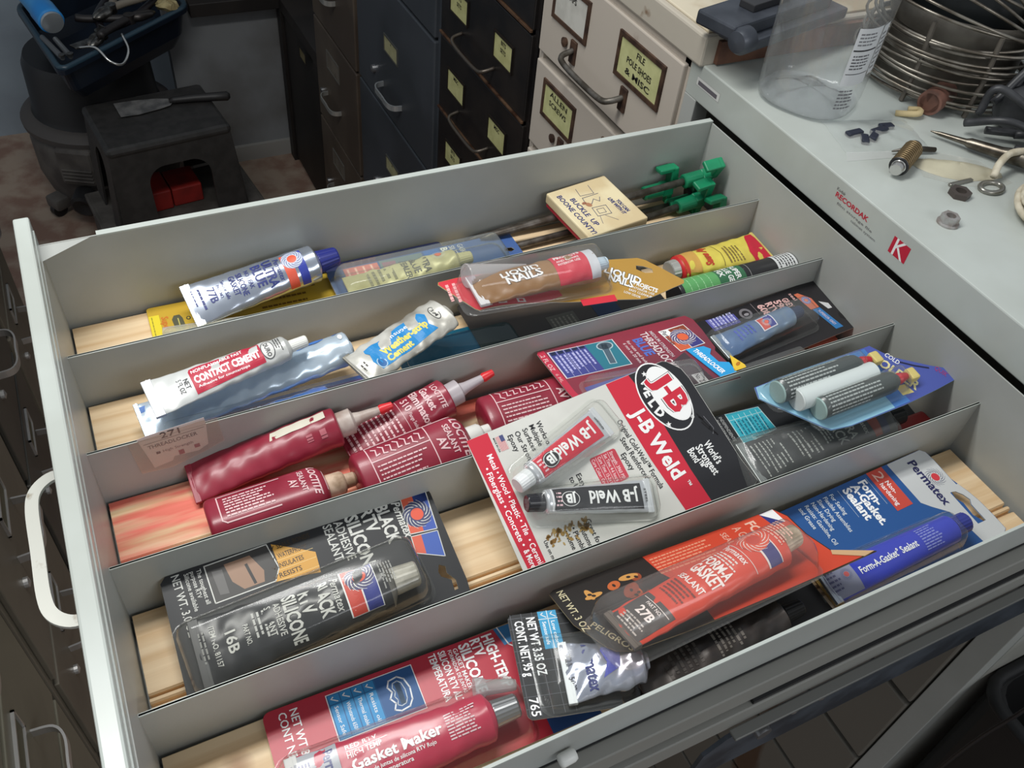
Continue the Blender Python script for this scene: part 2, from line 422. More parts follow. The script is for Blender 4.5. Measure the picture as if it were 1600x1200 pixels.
a.build(F, cab, 'nameplate'); a = Art(); a.t('Kodak', 256, 29.5, 3.2, None, (110, 110, 108), lv=2); a.t('RECORDAK', 257, 23, 5, 46, (186, 40, 62), lv=2, b=.03); a.t('film storage file', 262, 17, 2.6, 50, (120, 120, 120), lv=2); a.t('cabinet system', 285, 12, 2.6, 34, (130, 130, 130), lv=2)
a.rect(336, 14, 357, 31, (190, 32, 58), 2)
a.poly([(340, 14), (342.5, 14), (342.5, 21.5), (351, 31), (348, 31), (342.5, 24.8), (342.5, 31), (340, 31)], W_, 3); a.poly([(343.5, 22.5), (351, 14), (354, 14), (345.3, 24)], W_, 3)
a.build(F, cab, 'printed_badge')
z = -.012
while z > -1.15:
    d = MB(); d.box(XF-.004, -.010, z-.144, XF+.016, .570, z-.004, mat((112, 108, 100), .45, 0, (82, 60, 44), 9, 0, None, (.60, .66), (1, 1, .35)), .002)
    dr = d.build('closed_drawer', cab)
    h = MB(); h.tube(bez((XF-.004, .22, z-.05), (XF-.03, .23, z-.05), (XF-.03, .33, z-.05), (XF-.004, .34, z-.05), n=5), .003, DULL); h.build('pull_handle', dr)
    z -= .148

# drawer : part of the cabinet, its pieces are sub-parts
dw = thing('drawer', None, None, (.35, .25, 0), None, cab)
H = .0906; HD = .055; Y0 = -.0137; Y5 = .5225; YS = [.105, .2109, .3139, .42]; T = .0012
g = MB()
for y in (Y0-T, Y5): g.box(.004, y, -.012, .69, y+T, H, PAINT)
g.box(.004, Y0-.0016, H-.001, .69, Y0+.0004, H+.0006, FRONTP); g.box(.05, Y5-.0006, H-.001, .69, Y5+.006, H+.0006, FRONTP)
g.box(.004, Y0, -.0125, .69, Y5, -.0115, PAINT)
g.build('side_walls', dw)
g = MB(); g.box(.689, Y0, -.012, .6905, Y5, H-.002, PAINT); g.build('back_panel', dw)
g = MB(); g.box(.0042, Y0, -.012, .0056, Y5, H, PAINT)
g.add([(.0056, Y5-.0005, H), (.045, Y5-.0005, H), (.0056, Y5-.022, H)], [[0, 1, 2]], PAINT); g.build('inner_front_panel', dw)
g = MB(); g.box(-.0085, -.045, -.02, .0040, .5385, .110, FRONTP, .0018); g.box(.0035, -.03, .0, .0050, .53, .1015, FRONTP, .0004); g.build('front_panel', dw)
for y in YS:
    g = MB(); g.box(.0056, y-.0006, -.011, .689, y+.0006, HD, PAINT); g.box(.0056, y-.0012, HD-.0012, .689, y+.0012, HD, FRONTP, .0003)
    g.build('divider', dw)
# pine liner boards, with a bead groove between the two boards of each bay
bays = list(zip([Y0]+YS, YS+[Y5]))
for i, (ya, yb) in enumerate(bays):
    ya += .0025; yb -= .0035; st = (i == 2); m = pine(st)
    gr = ya+(yb-ya)*(.36, .30, .34, .36, .36)[i]
    for (p, q) in ((ya, gr-.0012), (gr+.0012, gr+.0052), (gr+.0072, yb)):
        w_ = q-p; g = MB(); x0 = .0075; x1 = .683
        vs = [(x0, p, -.010), (x0, q, -.010), (x0, q, -.0015), (x0, q-.001, 0), (x0, p+.001, 0), (x0, p, -.0015)]
        vs += [(x1, v[1], v[2]) for v in vs]
        g.add(vs, [[0, 1, 2, 3, 4, 5], [11, 10, 9, 8, 7, 6]]+[[(k+1) % 6, k, k+6, (k+1) % 6+6] for k in range(6)], m)
        g.build('pine_board', dw)
    g = MB(); g.box(.0075, ya, -.0105, .683, yb, -.0045, pine(st)); g.build('board_groove', dw)
# pull handle : flat strap
g = MB(); pts = bez((-.008, .300, .056), (-.020, .300, .056), (-.030, .291, .056), (-.0335, .275, .056), (-.0335, .24, .056), (-.0335, .205, .056), (-.030, .189, .056), (-.020, .180, .056), (-.008, .180, .056), n=5)
vs = []; fs = []
for i, p in enumerate(pts):
    d = (pts[min(i+1, len(pts)-1)]-pts[max(i-1, 0)]).normalized(); n = V((d.y, -d.x, 0))
    for a_, b_ in ((-.0042, -.0013), (.0042, -.0013), (.0042, .0013), (-.0042, .0013)): vs.append(p+n*a_+V((0, 0, b_)))
for i in range(len(pts)-1):
    for k in range(4): l = (k+1) % 4; fs.append([i*4+k, i*4+l, i*4+4+l, i*4+4+k])
g.add(vs, fs, mat((196, 196, 188), .35, .2, (150, 140, 124), 70, 0, None, (.62, .72))); g.build('strap_handle', dw)
# slide on the near side
g = MB(); R1 = mat((132, 131, 125), .45); g.box(.03, Y0-.0115, .030, .69, Y0-.0012, .052, R1, .001); g.box(.03, Y0-.015, .004, .69, Y0-.0012, .026, R1, .001); g.build('slide_rail', dw)
g = MB(); g.box(.03, Y0-.0022, .0535, .69, Y0-.0012, .0548, BLACKP); g.box(.36, Y0-.0135, .0262, .69, Y0-.0012, .030, BLACKP); g.build('rail_gap', dw)
g = MB(); g.lathe([(.0002, 0), (.0035, .0005), (.0042, .002), (.0042, .009), (.0034, .011), (.0002, .0115)], WHITEPL, (.214, Y0-.0065, .066), (1, .05, .05), 16); g.build('white_bumper', dw, smooth=True)
# fixed cabinet rail reaching out below the drawer
g = MB(); pr = [(.325, -.062), (.33, -.018), (.345, -.004), (.37, .004), (.39, .006), (.70, .006), (.70, -.062)]
n = len(pr); vs = [(x, -.0325, z) for x, z in pr]+[(x, -.0295, z) for x, z in pr]
g.add(vs, [list(range(n)), list(range(n, 2*n))[::-1]]+[[(k+1) % n, k, k+n, (k+1) % n+n] for k in range(n)], mat((74, 80, 88), .45, .3, (50, 54, 60), 25))
g.box(.345, -.038, .0045, .70, -.030, .0070, mat((110, 110, 106), .4, .4), .0008); g.build('cabinet_rail', cab)
g = MB(); g.lathe([(.0002, 0), (.006, 0), (.006, .006), (.0002, .006)], STEEL, (.372, -.0395, -.006), (0, 1, 0), 16); g.build('rail_roller', cab, auto=True)
for x in (.405, .430):
    g = MB(); g.lathe([(.0002, 0), (.0030, .0005), (.0034, .0022)], STEEL, (x, -.0348, -.012), (0, 1, 0), 12); g.build('rivet', cab)
g = MB(); g.tube(bez((.66, -.09, -.02), (.655, -.088, -.12), (.652, -.08, -.24), (.655, -.075, -.6), n=6), .0018, BLACKP); tag(g.build('thin_black_cord', loc=(.66, -.09, -.6)), 'thin black cord hanging in front of the dark lower right cabinet corner', 'cord')

# ------------------------------------------------------------ row of file cabinets along the wall, fronts flush with the grey cabinet
def label_card(parent, y0, y1, z0, z1, frame_m, text, cardc=(196, 196, 142), ft=.006, x=XF):
    h = MB(); d = .003
    for a_ in ((y0-ft, z0-ft, y1+ft, z0), (y0-ft, z1, y1+ft, z1+ft), (y0-ft, z0, y0, z1), (y1, z0, y1+ft, z1)): h.box(x-.005-d, a_[0], a_[1], x-.005, a_[2], a_[3], frame_m)
    ho = h.build('label_holder', parent)
    k = MB(); k.box(x-.0065, y0, z0, x-.005, y1, z1, mat(cardc, .7, 0, tuple(c-14 for c in cardc), 40)); k.build('label_card', parent)
    if text:
        a = Art(); Fr_ = Frame((x-.0066, y1, z0), (0, -1, 0), (0, 0, 1)); W = (y1-y0)*1000; Hh = (z1-z0)*1000
        for i, s in enumerate(text): a.t(s, W*.5, Hh*(.72-.3*i), Hh*.17, W*.62 if len(s) > 4 else None, (34, 32, 28), al='c', rot=-2, b=.02)
        a.build(Fr_, parent, 'handwriting')
def bow_handle(parent, y0, y1, z, m, out=.028, r=.005, drop=.0, x=XF):
    g = MB(); xx = x-.004
    g.tube(bez((xx, y1, z), (xx-out*.8, y1-.003, z-drop*.4), (xx-out, y1-.018, z-drop*.8), (xx-out, (y0+y1)/2, z-drop), (xx-out, y0+.018, z-drop*.8), (xx-out*.8, y0+.003, z-drop*.4), (xx, y0, z), n=5), r, m, 8)
    g.build('bow_handle', parent, smooth=True)
def strap(parent, y0, y1, z, m, out=.03, x=XF, sg=-1, ww=.012):
    pts = bez((x, y1, z), (x+sg*out*.7, y1-.004, z), (x+sg*out, y1-.022, z), (x+sg*out, (y0+y1)/2, z), (x+sg*out, y0+.022, z), (x+sg*out*.7, y0+.004, z), (x, y0, z), n=5)
    g = MB(); vs = []; fs = []
    for i, p in enumerate(pts):
        d = (pts[min(i+1, len(pts)-1)]-pts[max(i-1, 0)]).normalized(); n = V((d.y, -d.x, 0))
        for a_, b_ in ((-.0015, -ww/2), (.0015, -ww/2), (.0015, ww/2), (-.0015, ww/2)): vs.append(p+n*a_+V((0, 0, b_)))
    for i in range(len(pts)-1):
        for k in range(4): l = (k+1) % 4; fs.append([i*4+k, i*4+l, i*4+4+l, i*4+4+k])
    g.add(vs, fs, m); g.build('strap_handle', parent)
def cabinet(name, label, y0, y1, top, m, md, depth=.45):
    c = thing(name, label, 'cabinet', (XF+depth/2, (y0+y1)/2, FZ)); g = MB()
    t = .004
    g.box(XF+.002, y0+.001, FZ, XF+depth, y0+.013, top, m); g.box(XF+.002, y1-.013, FZ, XF+depth, y1-.001, top, m)
    g.box(XF+.002, y0+.001, top-.012, XF+depth, y1-.001, top, m, .001); g.box(XF+depth-.01, y0+.013, FZ, XF+depth, y1-.013, top-.012, m); g.box(XF+.016, y0+.013, FZ+.001, XF+.02, y1-.013, top-.012, BLACKP)
    g.build('case', c); return c
RUST = mat((84, 62, 48), .6, .2, (56, 38, 30), 50)
WH = mat((190, 180, 168), .45, 0, (120, 88, 66), 9, .05, 90, (.66, .78))
c = cabinet('card_file_cabinet', 'white two-column card file cabinet with rust stains, beside the open-drawer cabinet', .5945, .945, .127, WH, WH, .385)
z = .118; rows = [(('FILE', 'POLE SHOES', '& MISC'), ('TAPS',)), (('MISC',), ('ALLEN', 'SCREWS')), ((), ()), ((), ())]
for i in range(8):
    g = MB(); g.box(XF-.005, .600, z-.136, XF+.012, .937, z, WH, .002); d = g.build('card_drawer', c)
    tx = rows[i] if i < 4 else ((), ())
    label_card(d, .634, .727, z-.068, z-.022, RUST, tx[0]); label_card(d, .815, .90, z-.068, z-.022, RUST, tx[1], (200, 198, 190) if i == 0 else (196, 196, 142))
    bow_handle(d, .703, .838, z-.093, DULL, .026, .0042, .010)
    g = MB(); g.box(XF-.008, .695, z-.112, XF-.004, .711, z-.080, RUST, .001); g.build('handle_plate', d)
    g = MB(); g.box(XF-.008, .830, z-.112, XF-.004, .846, z-.080, RUST, .001); g.build('handle_plate', d)
    g = MB(); g.lathe([(.006, 0), (.007, .004), (.0002, .006)], RUST, (XF-.005, .862, z-.092), (-1, 0, 0), 12); g.build('latch_button', d)
    z -= .150
BK = mat((20, 19, 20), .35, 0, (34, 30, 28), 12)
c = cabinet('card_file_cabinet', 'black card file cabinet with pale yellow labels, between the white and the blue-grey ones', .950, 1.312, .29, BK, BK, .385)
z = .290
for i in range(9):
    g = MB(); g.box(XF-.005, .960, z-.143, XF+.012, 1.303, z-.001, BK, .002); d = g.build('card_drawer', c)
    g = MB(); g.box(XF-.0085, .960, z-.146, XF-.004, 1.303, z-.1415, mat((120, 92, 70), .4, .5, (70, 44, 30), 25), .0008); g.build('drawer_lip', d)
    for (a_, b_) in ((1.014, 1.079), (1.188, 1.259)): label_card(d, a_, b_, z-.086, z-.046, mat((40, 34, 30), .4, .4), ('MISC',) if i % 2 else ('BITS', 'SETS'), (186, 184, 130), .003)
    bow_handle(d, 1.077, 1.21, z-.108, mat((96, 88, 80), .35, .7), .024, .0032, .012)
    z -= .1495
BG = mat((62, 66, 72), .4, 0, (52, 56, 61), 5)
c = cabinet('file_cabinet', 'blue-grey file cabinet between the black and the brown ones', 1.318, 1.806, .42, BG, BG, .6)
z = .41
for i in range(5):
    g = MB(); g.box(XF-.006, 1.330, z-.294, XF+.012, 1.795, z-.003, BG, .003); d = g.build('file_drawer', c)
    label_card(d, 1.530, 1.608, z-.145, z-.112, mat((120, 120, 116), .3, .7), ('A',), (158, 154, 118), .003)
    strap(d, 1.505, 1.622, z-.232, mat((196, 200, 202), .25, .7), .032)
    g = MB(); g.lathe([(.009, 0), (.009, .008), (.0002, .010)], STEEL, (XF-.005, 1.68, z-.224), (-1, 0, 0), 12); g.build('latch_button', d)
    z -= .2975
TN = mat((84, 74, 64), .42, 0, (68, 58, 50), 5)
c = cabinet('file_cabinet', 'brownish grey file cabinet at the far end, left of the blue-grey one', 1.812, 2.190, .42, TN, TN, .6)
z = .40
for i in range(5):
    g = MB(); g.box(XF-.006, 1.822, z-.294, XF+.012, 2.180, z-.003, TN, .003); d = g.build('file_drawer', c)
    label_card(d, 1.970, 2.068, z-.100, z-.055, mat((130, 128, 122), .35, .6), (), (104, 96, 86), .003)
    strap(d, 1.965, 2.085, z-.185, mat((170, 170, 166), .3, .6), .032)
    g = MB(); g.lathe([(.008, 0), (.008, .008), (.0002, .010)], STEEL, (XF-.005, 2.13, z-.20), (-1, 0, 0), 12); g.build('latch_button', d)
    z -= .2975
DB = mat((34, 29, 26), .55, 0, (24, 20, 18), 8)
t = thing('dark_wooden_bench', 'dark brown workbench end behind the stool, left of the brownish cabinet', 'bench', (.9, 2.4, FZ))
g = MB(); g.box(XF, 2.200, FZ, XF+.55, 2.245, -.66, DB, .002); g.box(XF, 2.595, FZ, XF+.55, 2.640, -.66, DB, .002); g.box(XF+.01, 2.245, FZ+.02, XF+.03, 2.595, -.66, DB); g.build('leg_frame', t)
bx = MB(); bx.box(.432, 2.60, -.66, 1.3, 2.65, -.62, DB, .002); bx.box(XF, 2.195, -.66, 1.3, 2.60, -.62, DB, .002); bx.build('bench_top', t)
label_card(t, 2.30, 2.36, -.70, -.67, DB, (), (110, 100, 70), .002)

# slab on the white cabinet
PL = mat((184, 176, 162), .6, 0, (120, 92, 66), 30, .1, 60, (.64, .74))
g = MB(); g.box(XF-.006, .572, .128, 1.088, .946, .163, PL, .003); b_ = g
sl = thing('wooden_board', 'thick cream board with chipped painted edge lying on the white card cabinet', 'board', (.9, .78, .128))
g.build('board_core', sl); g = MB(); g.box(XF+.002, .580, .163, 1.08, .940, .166, mat((214, 203, 180), .6, 0, (186, 168, 138), 14, .1), .001); g.build('laminate_top', sl)
g = MB(); g.box(XF+.012, .566, .132, 1.12, .572, .158, mat((120, 84, 64), .7, 0, (86, 56, 44), 20)); g.build('bare_wood_edge', sl)

# left row of file cabinets, facing the drawer across the narrow aisle
XL = -.18; LG = mat((122, 115, 102), .45, 0, (108, 102, 90), 5)
lm = mat((200, 198, 196), .3, .7)
for i, (y0, y1, m, lab) in enumerate(((.185, .560, mat((134, 129, 112), .45, 0, (120, 116, 100), 5), 'olive-grey file cabinet nearest the camera at lower left, across the aisle'), (.580, .955, LG, 'brown-grey file cabinet seen beyond the strap handle of the open drawer'), (.965, 1.34, mat((78, 76, 70), .45, 0, (66, 64, 60), 5), 'third grey file cabinet in the left row, beside the drawer front'), (1.35, 1.725, LG, 'farthest grey file cabinet in the left row, near the shop vacuum'))):
    c = thing('file_cabinet', lab, 'cabinet', (XL-.3, (y0+y1)/2, FZ)); g = MB(); tp = -.12 if i == 0 else -.16
    g.box(XL-.6, y0, FZ, XL-.004, y1, tp, m, .003); g.build('case', c)
    z = tp-.012
    while z > FZ+.2:
        g = MB(); g.box(XL-.004, y0+.012, z-.25, XL+.004, y1-.012, z-.004, m, .002); d = g.build('file_drawer', c)
        yc = (y0+y1)/2
        h = MB(); x = XL+.004
        for q in ((yc-.045, z-.075, yc+.045, z-.072), (yc-.045, z-.035, yc+.045, z-.032), (yc-.045, z-.075, yc-.042, z-.032), (yc+.042, z-.075, yc+.045, z-.032)): h.box(x, q[0], q[1], x+.004, q[2], q[3], lm)
        h.build('label_holder', d)
        k = MB(); k.box(x, yc-.042, z-.072, x+.0012, yc+.042, z-.035, mat((110, 104, 84), .7)); k.build('label_card', d)
        strap(d, yc-.055, yc+.055, z-.115, lm, .035, x, 1, .014)
        k = MB(); k.lathe([(.008, 0), (.008, .006), (.0002, .009)], lm, (x, yc-.085, z-.13), (1, 0, 0), 12); k.build('latch_button', d)
        z -= .262
# ------------------------------------------------------------ what lies in the drawer
RED = (196, 44, 66); ORG = (226, 84, 52); NAVY = (44, 52, 120); GOLD = (214, 160, 66); BLK = (34, 35, 38); LGT = (222, 222, 216)
def flat_thing(name, label, cat, F, uv=(40, 90), group=None):
    p = F(uv[0], uv[1], -1); return thing(name, label, cat, p, group)

# --- bay nearest the camera : red high temperature silicone on its card
F = Frame((.072, .1015, .0048), (-.0221, -.9973, -.0306), (.9998, -.022, -.0006))
t = flat_thing('carded_sealant_tube', 'red gasket maker tube on a bright red card, in the nearest bay of the drawer', 'sealant', F)
c = card(F, rrect(0, -2, 82, 204, 5), mat((182, 34, 56), .5, coat=.3), 'backing_card', t, back=mat((190, 186, 176), .7))
a = Art()
a.rect(3.2, 38.6, 35.5, 98, W_, 1); a.rect(3.8, 39.2, 35, 97.4, (34, 96, 150), 2); a.rect(3.8, 71.5, 35, 97.4, (30, 84, 140), 3)
for k in range(4):
    v = 40+k*7.8; a.rect(4.4, v, 10.6, v+7.1, (40, 132, 190), 3); a.rect(11.2, v, 34.4, v+7.1, (44, 144, 202), 3); a.line([(6, v+3), (7, v+1.6), (9.4, v+5.4)], .7, W_, 4)
    a.t(('Sensor Safe', 'Withstands 650F', 'Thermal stable', 'Resists oil')[k], 12.4, v+2.2, 2.6, 20, W_, rot=0, lv=4, b=.005)
o = [(9, 80), (13, 78), (17, 80), (21, 77.5), (25, 80), (29, 78), (31, 82), (30, 88), (26, 91), (18, 92), (11, 90), (8, 86)]
a.line(o, 1.0, (226, 230, 232), 4, True); a.line([(p[0]*.75+4.7, p[1]*.55+38) for p in o], .6, (190, 200, 206), 4, True); a.rect(12, 83, 27, 86.5, (70, 96, 120), 3)
a.t('NET WT 3 OZ', 3.8, 15, 5.2, 44); a.t('CONT NET 85 g', 3.8, 7.5, 5.2, 50)
a.t('HIGH-TEMP', 2, 150.2, 7.4, 40, b=.03); a.t('RTV', 2, 141.3, 7.2, 13, b=.03); a.t('SILICONE', 2.4, 132.6, 7.4, 37, b=.03); a.t('GASKET MAKER', 3.5, 128, 3.2, 31)
a.t('FORMADOR DE JUNTAS', 3.4, 124.4, 2.6, 32); a.t('SILICON RTV ALTA', 2, 117.6, 5, 42, b=.02); a.t('TEMPERATURA', 1.6, 110.6, 5, 35, b=.02)
a.barsv(40, 114, 56, 132, 8, W_)
a.poly([(0, 160), (14, 163), (12, 176), (4, 186), (0, 186)], (40, 120, 176), 1); a.poly([(0, 176), (10, 176), (16, 200), (0, 200)], (206, 50, 66), 2); a.line([(0, 163), (14, 166), (20, 172)], .9, W_, 2)
a.rect(60, 168, 82, 204, (36, 78, 140), 1)
a.build(F, c)
T = TubeMap(F(58, 4, 6), F(60.5, 129, 14), F.N, 44, 31, 2, .8, wr=.25, seed=3)
squeeze(t, T, mat((190, 40, 72), .3, 0, bump=.06, bsc=50), (8.6, 7.6, 17, STEEL), (7, mat((214, 212, 210), .4)), 5, 'sealant_tube', mat((206, 52, 84), .3))
a = Art(); a.rect(-27, 1, 22, 31, (176, 178, 186), 1); a.t('Permatex', -20, 22, 6.4, 34, NAVY, b=.03); a.swirl(7, 17, 7, (224, 84, 70), (60, 60, 140)); a.bars(-16, 6, 4, 14, 4, (70, 70, 130))
a.t('RED RTV', -19, 41, 4, 22, rot=90-90, lv=3) if False else None
a.t('RED RTV', -13, 36, 4.2, 20, rot=90, lv=3); a.line([(-11.6, 36), (-11.6, 62)], .4, W_); a.t('HIGH TEMP', -6.5, 36, 4.2, 22, rot=90); a.t('Gasket Maker', 2, 37, 7, 58, rot=90, b=.03)
a.t('Creador de juntas de silicona RTV Rojo', 6.5, 37, 2.6, 52, rot=90); a.t('para Alta Temperatura', 10.5, 37, 3, 36, rot=90); a.barsv(-9, 98, 9, 120, 9, (235, 205, 210))
a.build(T, t, 'printed_artwork', cutu=2)
n = MB(); A = F(40, 128, 14); B = F(49, 163, 12); ax = (B-A).normalized()
n.lathe([(.0070, 0), (.0066, .006), (.0052, .008), (.0040, .026), (.0034, .028)], clear((220, 220, 224), .45, .15), A, ax, 20); n.build('nozzle', t, auto=True)
n = MB(); n.lathe([(.0064, 0), (.0068, .002), (.0064, .012), (.0050, .0135), (.0002, .0138)], clear((226, 222, 224), .6, .2), F(48, 160, 11), ax, 20); n.build('nozzle_cap', t, auto=True)
blister(F, t, 60, 78, 52, 46, 160, 28, 13, None, 0, 10)

# --- small black card with foil pack, leaning in the same bay
F = Frame((.2395, .0925, .0275), (-.2566, -.9656, .006), (.9665, -.2564, .0))
t = flat_thing('carded_sealant_tube', 'black gridded card with silvery foil pouch, wedged between the bright red and orange packages', 'sealant', F, (30, 20))
c = card(F, rrect(0, -1, 74, 62, 4), mat((26, 28, 31), .5, coat=.3), 'backing_card', t, back=mat((190, 186, 176), .7))
a = Art()
for k in range(9): a.line([(3+k*8, -1), (3+k*8, 40)], .35, (96, 98, 104), 1)
for k in range(5): a.line([(0, 1+k*7.5), (72, 1+k*7.5)], .35, (96, 98, 104), 1)
a.rect(0, 20, 28, 33, (60, 160, 206), 2); a.line([(6, 20), (6, 33)], .5, W_, 3); a.line([(0, 26.5), (28, 26.5)], .5, W_, 3); a.t('Low odor', 8, 28.2, 2.6, 17, lv=4); a.t('Sensor safe', 8, 22, 2.6, 17, lv=4)
a.line([(1.4, 30), (2.5, 28.6), (4.8, 32)], .6, W_, 4); a.line([(1.4, 23.5), (2.5, 22), (4.8, 25.4)], .6, W_, 4)
a.t('NET WT 3.35 OZ', 3.6, 11.6, 6, 42, b=.025); a.t('CONT. NET. 95 g', 5.2, 3, 6, 40, b=.025); a.t('765', 60, 2, 6, 12)
a.build(F, c)
T = TubeMap(F(48, 28, 3), F(50, 78, 9), F.N, 42, 30, 2.4, .65, wr=.6, seed=9)
squeeze(t, T, mat((196, 200, 216), .16, .7, None, 20, .4, 50), None, (5, mat((224, 228, 230), .3)), 4, 'foil_tube')
a = Art(); a.t('Permatex', -19, 14, 8, 38, NAVY, b=.03, sh=.1); a.t('721', -12, 2, 4, 8, (60, 60, 70)); a.t('5002', 4, 2, 4, 10, (60, 60, 70)); a.poly([(-14, 24), (0, 28), (10, 24), (4, 36), (-8, 38)], (90, 96, 190), 1)
a.build(T, t, 'printed_artwork', cutu=2)
blister(F, t, 47, 42, 50, 46, 62, 21, 10, clear(bump=.6, bsc=60), 0, 8)

# --- orange card
F = Frame((.2763, .0972, .0294), (-.0138, -.9661, .2576), (.9999, -.0133, .0036), bend=lambda u, v: .6*math.sin(v*.03))
t = flat_thing('carded_sealant_tube', 'orange gasket sealant tube under a hazy dome on a black and orange card', 'sealant', F)
tan = mat((170, 150, 112), .7, 0, (120, 100, 74), 30)
c = card(F, [(0, 0), (2, -4), (34, -2), (60, 8), (66, 12), (71, 22), (73, 60), (73.5, 118), (71.5, 228), (56, 200), (34, 196), (12, 197), (0, 192)], mat((38, 34, 32), .4, coat=.3), 'backing_card', t, 1.0, step=12, back=tan)
a = Art(); o1 = (206, 70, 44)
a.poly([(0.4, 73), (20, 76), (42, 86), (73, 84), (72.5, 118), (71, 226), (56, 199), (34, 195), (12, 196), (.4, 191)], o1, 1)
a.t('NET WT. 3 OZ', 3, 1, 5.2, 40, (206, 196, 160)); a.t('PELIGROS', 40, 7, 4.6, 34, (190, 184, 150), rot=24)
a.poly([(.5, 178), (16, 180), (16, 191), (.5, 190)], NAVY, 2); a.poly([(1, 178), (16, 190), (16, 191), (.5, 191)], W_, 3)
a.t('FORM', 4, 162, 8, 26, (232, 190, 170), lv=2, b=.03); a.t('A GASKET', 4, 150, 7, 30, (222, 170, 150), lv=2); a.t('SEALANT', 5, 138, 5, 26, (222, 170, 150), lv=2); a.barsv(4, 76, 22, 128, 6, (226, 150, 120), 2)
for k in range(9):
    r_ = random.Random(k); cu, cv = 10+r_.random()*24, 16+r_.random()*44; a.ell(cu, cv, 3+r_.random()*6, 2+r_.random()*3, ((196, 100, 50), (206, 150, 80), (150, 70, 40))[k % 3], 1+k % 2, r_.random()*3)
    a.ell(cu, cv, 1.6, 1.1, (44, 34, 30), 3, r_.random()*3)
a.build(F, c, step if False else 'printed_artwork', cutv=12)
T = TubeMap(F(58.5, 19, 7), F(46.5, 153, 16), F.N, 34, 34, 2.4, .8, wr=.2, seed=5)
squeeze(t, T, mat((222, 74, 50), .3, 0, bump=.06, bsc=60), (9, 8, 16, mat((214, 206, 184), .6, 0, (150, 140, 116), 60)), (5, mat((110, 106, 100), .4)), 6, 'sealant_tube')
a = Art(); a.rect(-17, 3, 17, 34, (74, 72, 72), 1); a.t('27B', -7, 17, 6.5, 15, b=.03); a.t('PART NO.', -7, 26, 2.6, 15); a.bars(-11, 4, 11, 14, 4, (200, 200, 196)); a.line([(-14, 30), (14, 30)], .5, W_, 2)
a.t('GASKET', -15, 68, 9.4, 29, b=.03); a.t('FORM-A', -14, 79, 8.2, 26, b=.03); a.t('SEALANT', -15, 58, 5, 26, b=.02); a.bars(-13, 40, 13, 56, 5, (120, 50, 40)); a.bars(-13, 88, 10, 96, 3, W_); a.t('Permatex', -15, 98, 5, 24, sh=.2)
a.rect(-22, 116, 22, 126, (58, 56, 130), 1); a.rect(-22, 114.6, 22, 116, W_, 2); a.rect(-22, 126, 22, 126.8, W_, 2); a.ell(-5, 118, 11, 11, (226, 84, 52), 3); a.swirl(-5, 118, 12, (206, 66, 46), W_, 4); a.line([(-20, 104), (20, 104)], .5, W_, 2)
a.bars(-10, 130, 10, 145, 6, (240, 200, 186))
a.build(T, t, 'printed_artwork', cutu=2)
blister(F, t, 54, 92, 46, 44, 172, 31, 13, clear((250, 242, 238), .08, .16, .5, 60), 3, 9)
g = MB(); g.add([F(*p, .8) for p in ((56, 199), (60, 197), (72, 216), (71, 226))]+[F(*p, .2) for p in ((56, 199), (60, 197), (72, 216), (71, 226))], [[3, 2, 1, 0], [4, 5, 6, 7], [0, 1, 5, 4], [1, 2, 6, 5], [2, 3, 7, 6], [3, 0, 4, 7]], mat((206, 168, 126), .8)); g.build('torn_card_corner', t)

# --- dark tube and strap under the orange card
F = Frame((.33, .045, .008), (0, -1, 0), (1, 0, 0))
t = thing('carded_sealant_tube', 'dark tube package mostly hidden under the orange one, against the near drawer wall', 'sealant', (.40, .02, .0005))
c = card(F, rrect(-6, -40, 52, 140, 4), mat((40, 38, 38), .4), 'backing_card', t)
T = TubeMap(F(26, -30, 11), F(26, 88, 15), (0, 0, 1), 38, 28, 2, .8, wr=.5)
squeeze(t, T, mat((44, 42, 42), .35, 0, (66, 60, 56), 30, .2, 60), (7, 6, 16, BLACKP), None, 5, 'sealant_tube')
a = Art(); a.bars(-10, 60, 12, 84, 6, (120, 116, 110)); a.bars(-10, 20, 12, 50, 6, (80, 76, 72)); a.build(T, t, 'printed_artwork', cutu=2)
g = MB(); g.box(.478, .0, .0008, .484, .045, .0022, mat((198, 160, 84), .4, .3), .0003); tag(g.build('brass_strip', loc=(.481, .02, .0008)), 'narrow brass coloured strip on the pine board beside the form gasket tube', 'strip')

# --- blue form-a-gasket card
F = Frame((.4813, .0967, .0150), (.0419, -.9944, -.0965), (.9991, .0417, .004))
t = flat_thing('carded_sealant_tube', 'blue and grey card with a bright blue tube, right end of the nearest bay', 'sealant', F)
hang = [(44, 153), (50, 152), (56, 155), (68, 154), (76, 158), (76, 160.5), (68, 160), (60, 160), (56, 163), (50, 161), (45, 157)]
c = card(F, [(0, -2), (92, -2), (92, 166), (89, 171), (75, 171), (60, 170), (50, 168), (34, 163), (12, 163), (4, 162), (0, 158)], mat((34, 86, 150), .5, coat=.3), 'backing_card', t, .8, holes=[hang], back=mat((190, 186, 176), .7))
a = Art(); G_ = (204, 206, 206)
a.poly([(0.3, 119), (41, 119.6), (48, 126), (57, 136), (66, 140), (77.6, 142), (77.8, 166), (75, 170.6), (60, 169.6), (50, 167.6), (34, 162.6), (12, 162.6), (4, 161.6), (.3, 158)], G_, 1)
a.it.pop(); a.poly([(0.3, 119), (41, 119.6), (48, 126), (57, 136), (66, 140), (91.6, 143), (91.6, 151.5), (66, 151.5), (44, 151.5), (40, 151.5), (40, 163), (34, 162.6), (12, 162.6), (4, 161.6), (.3, 158)], G_, 1)
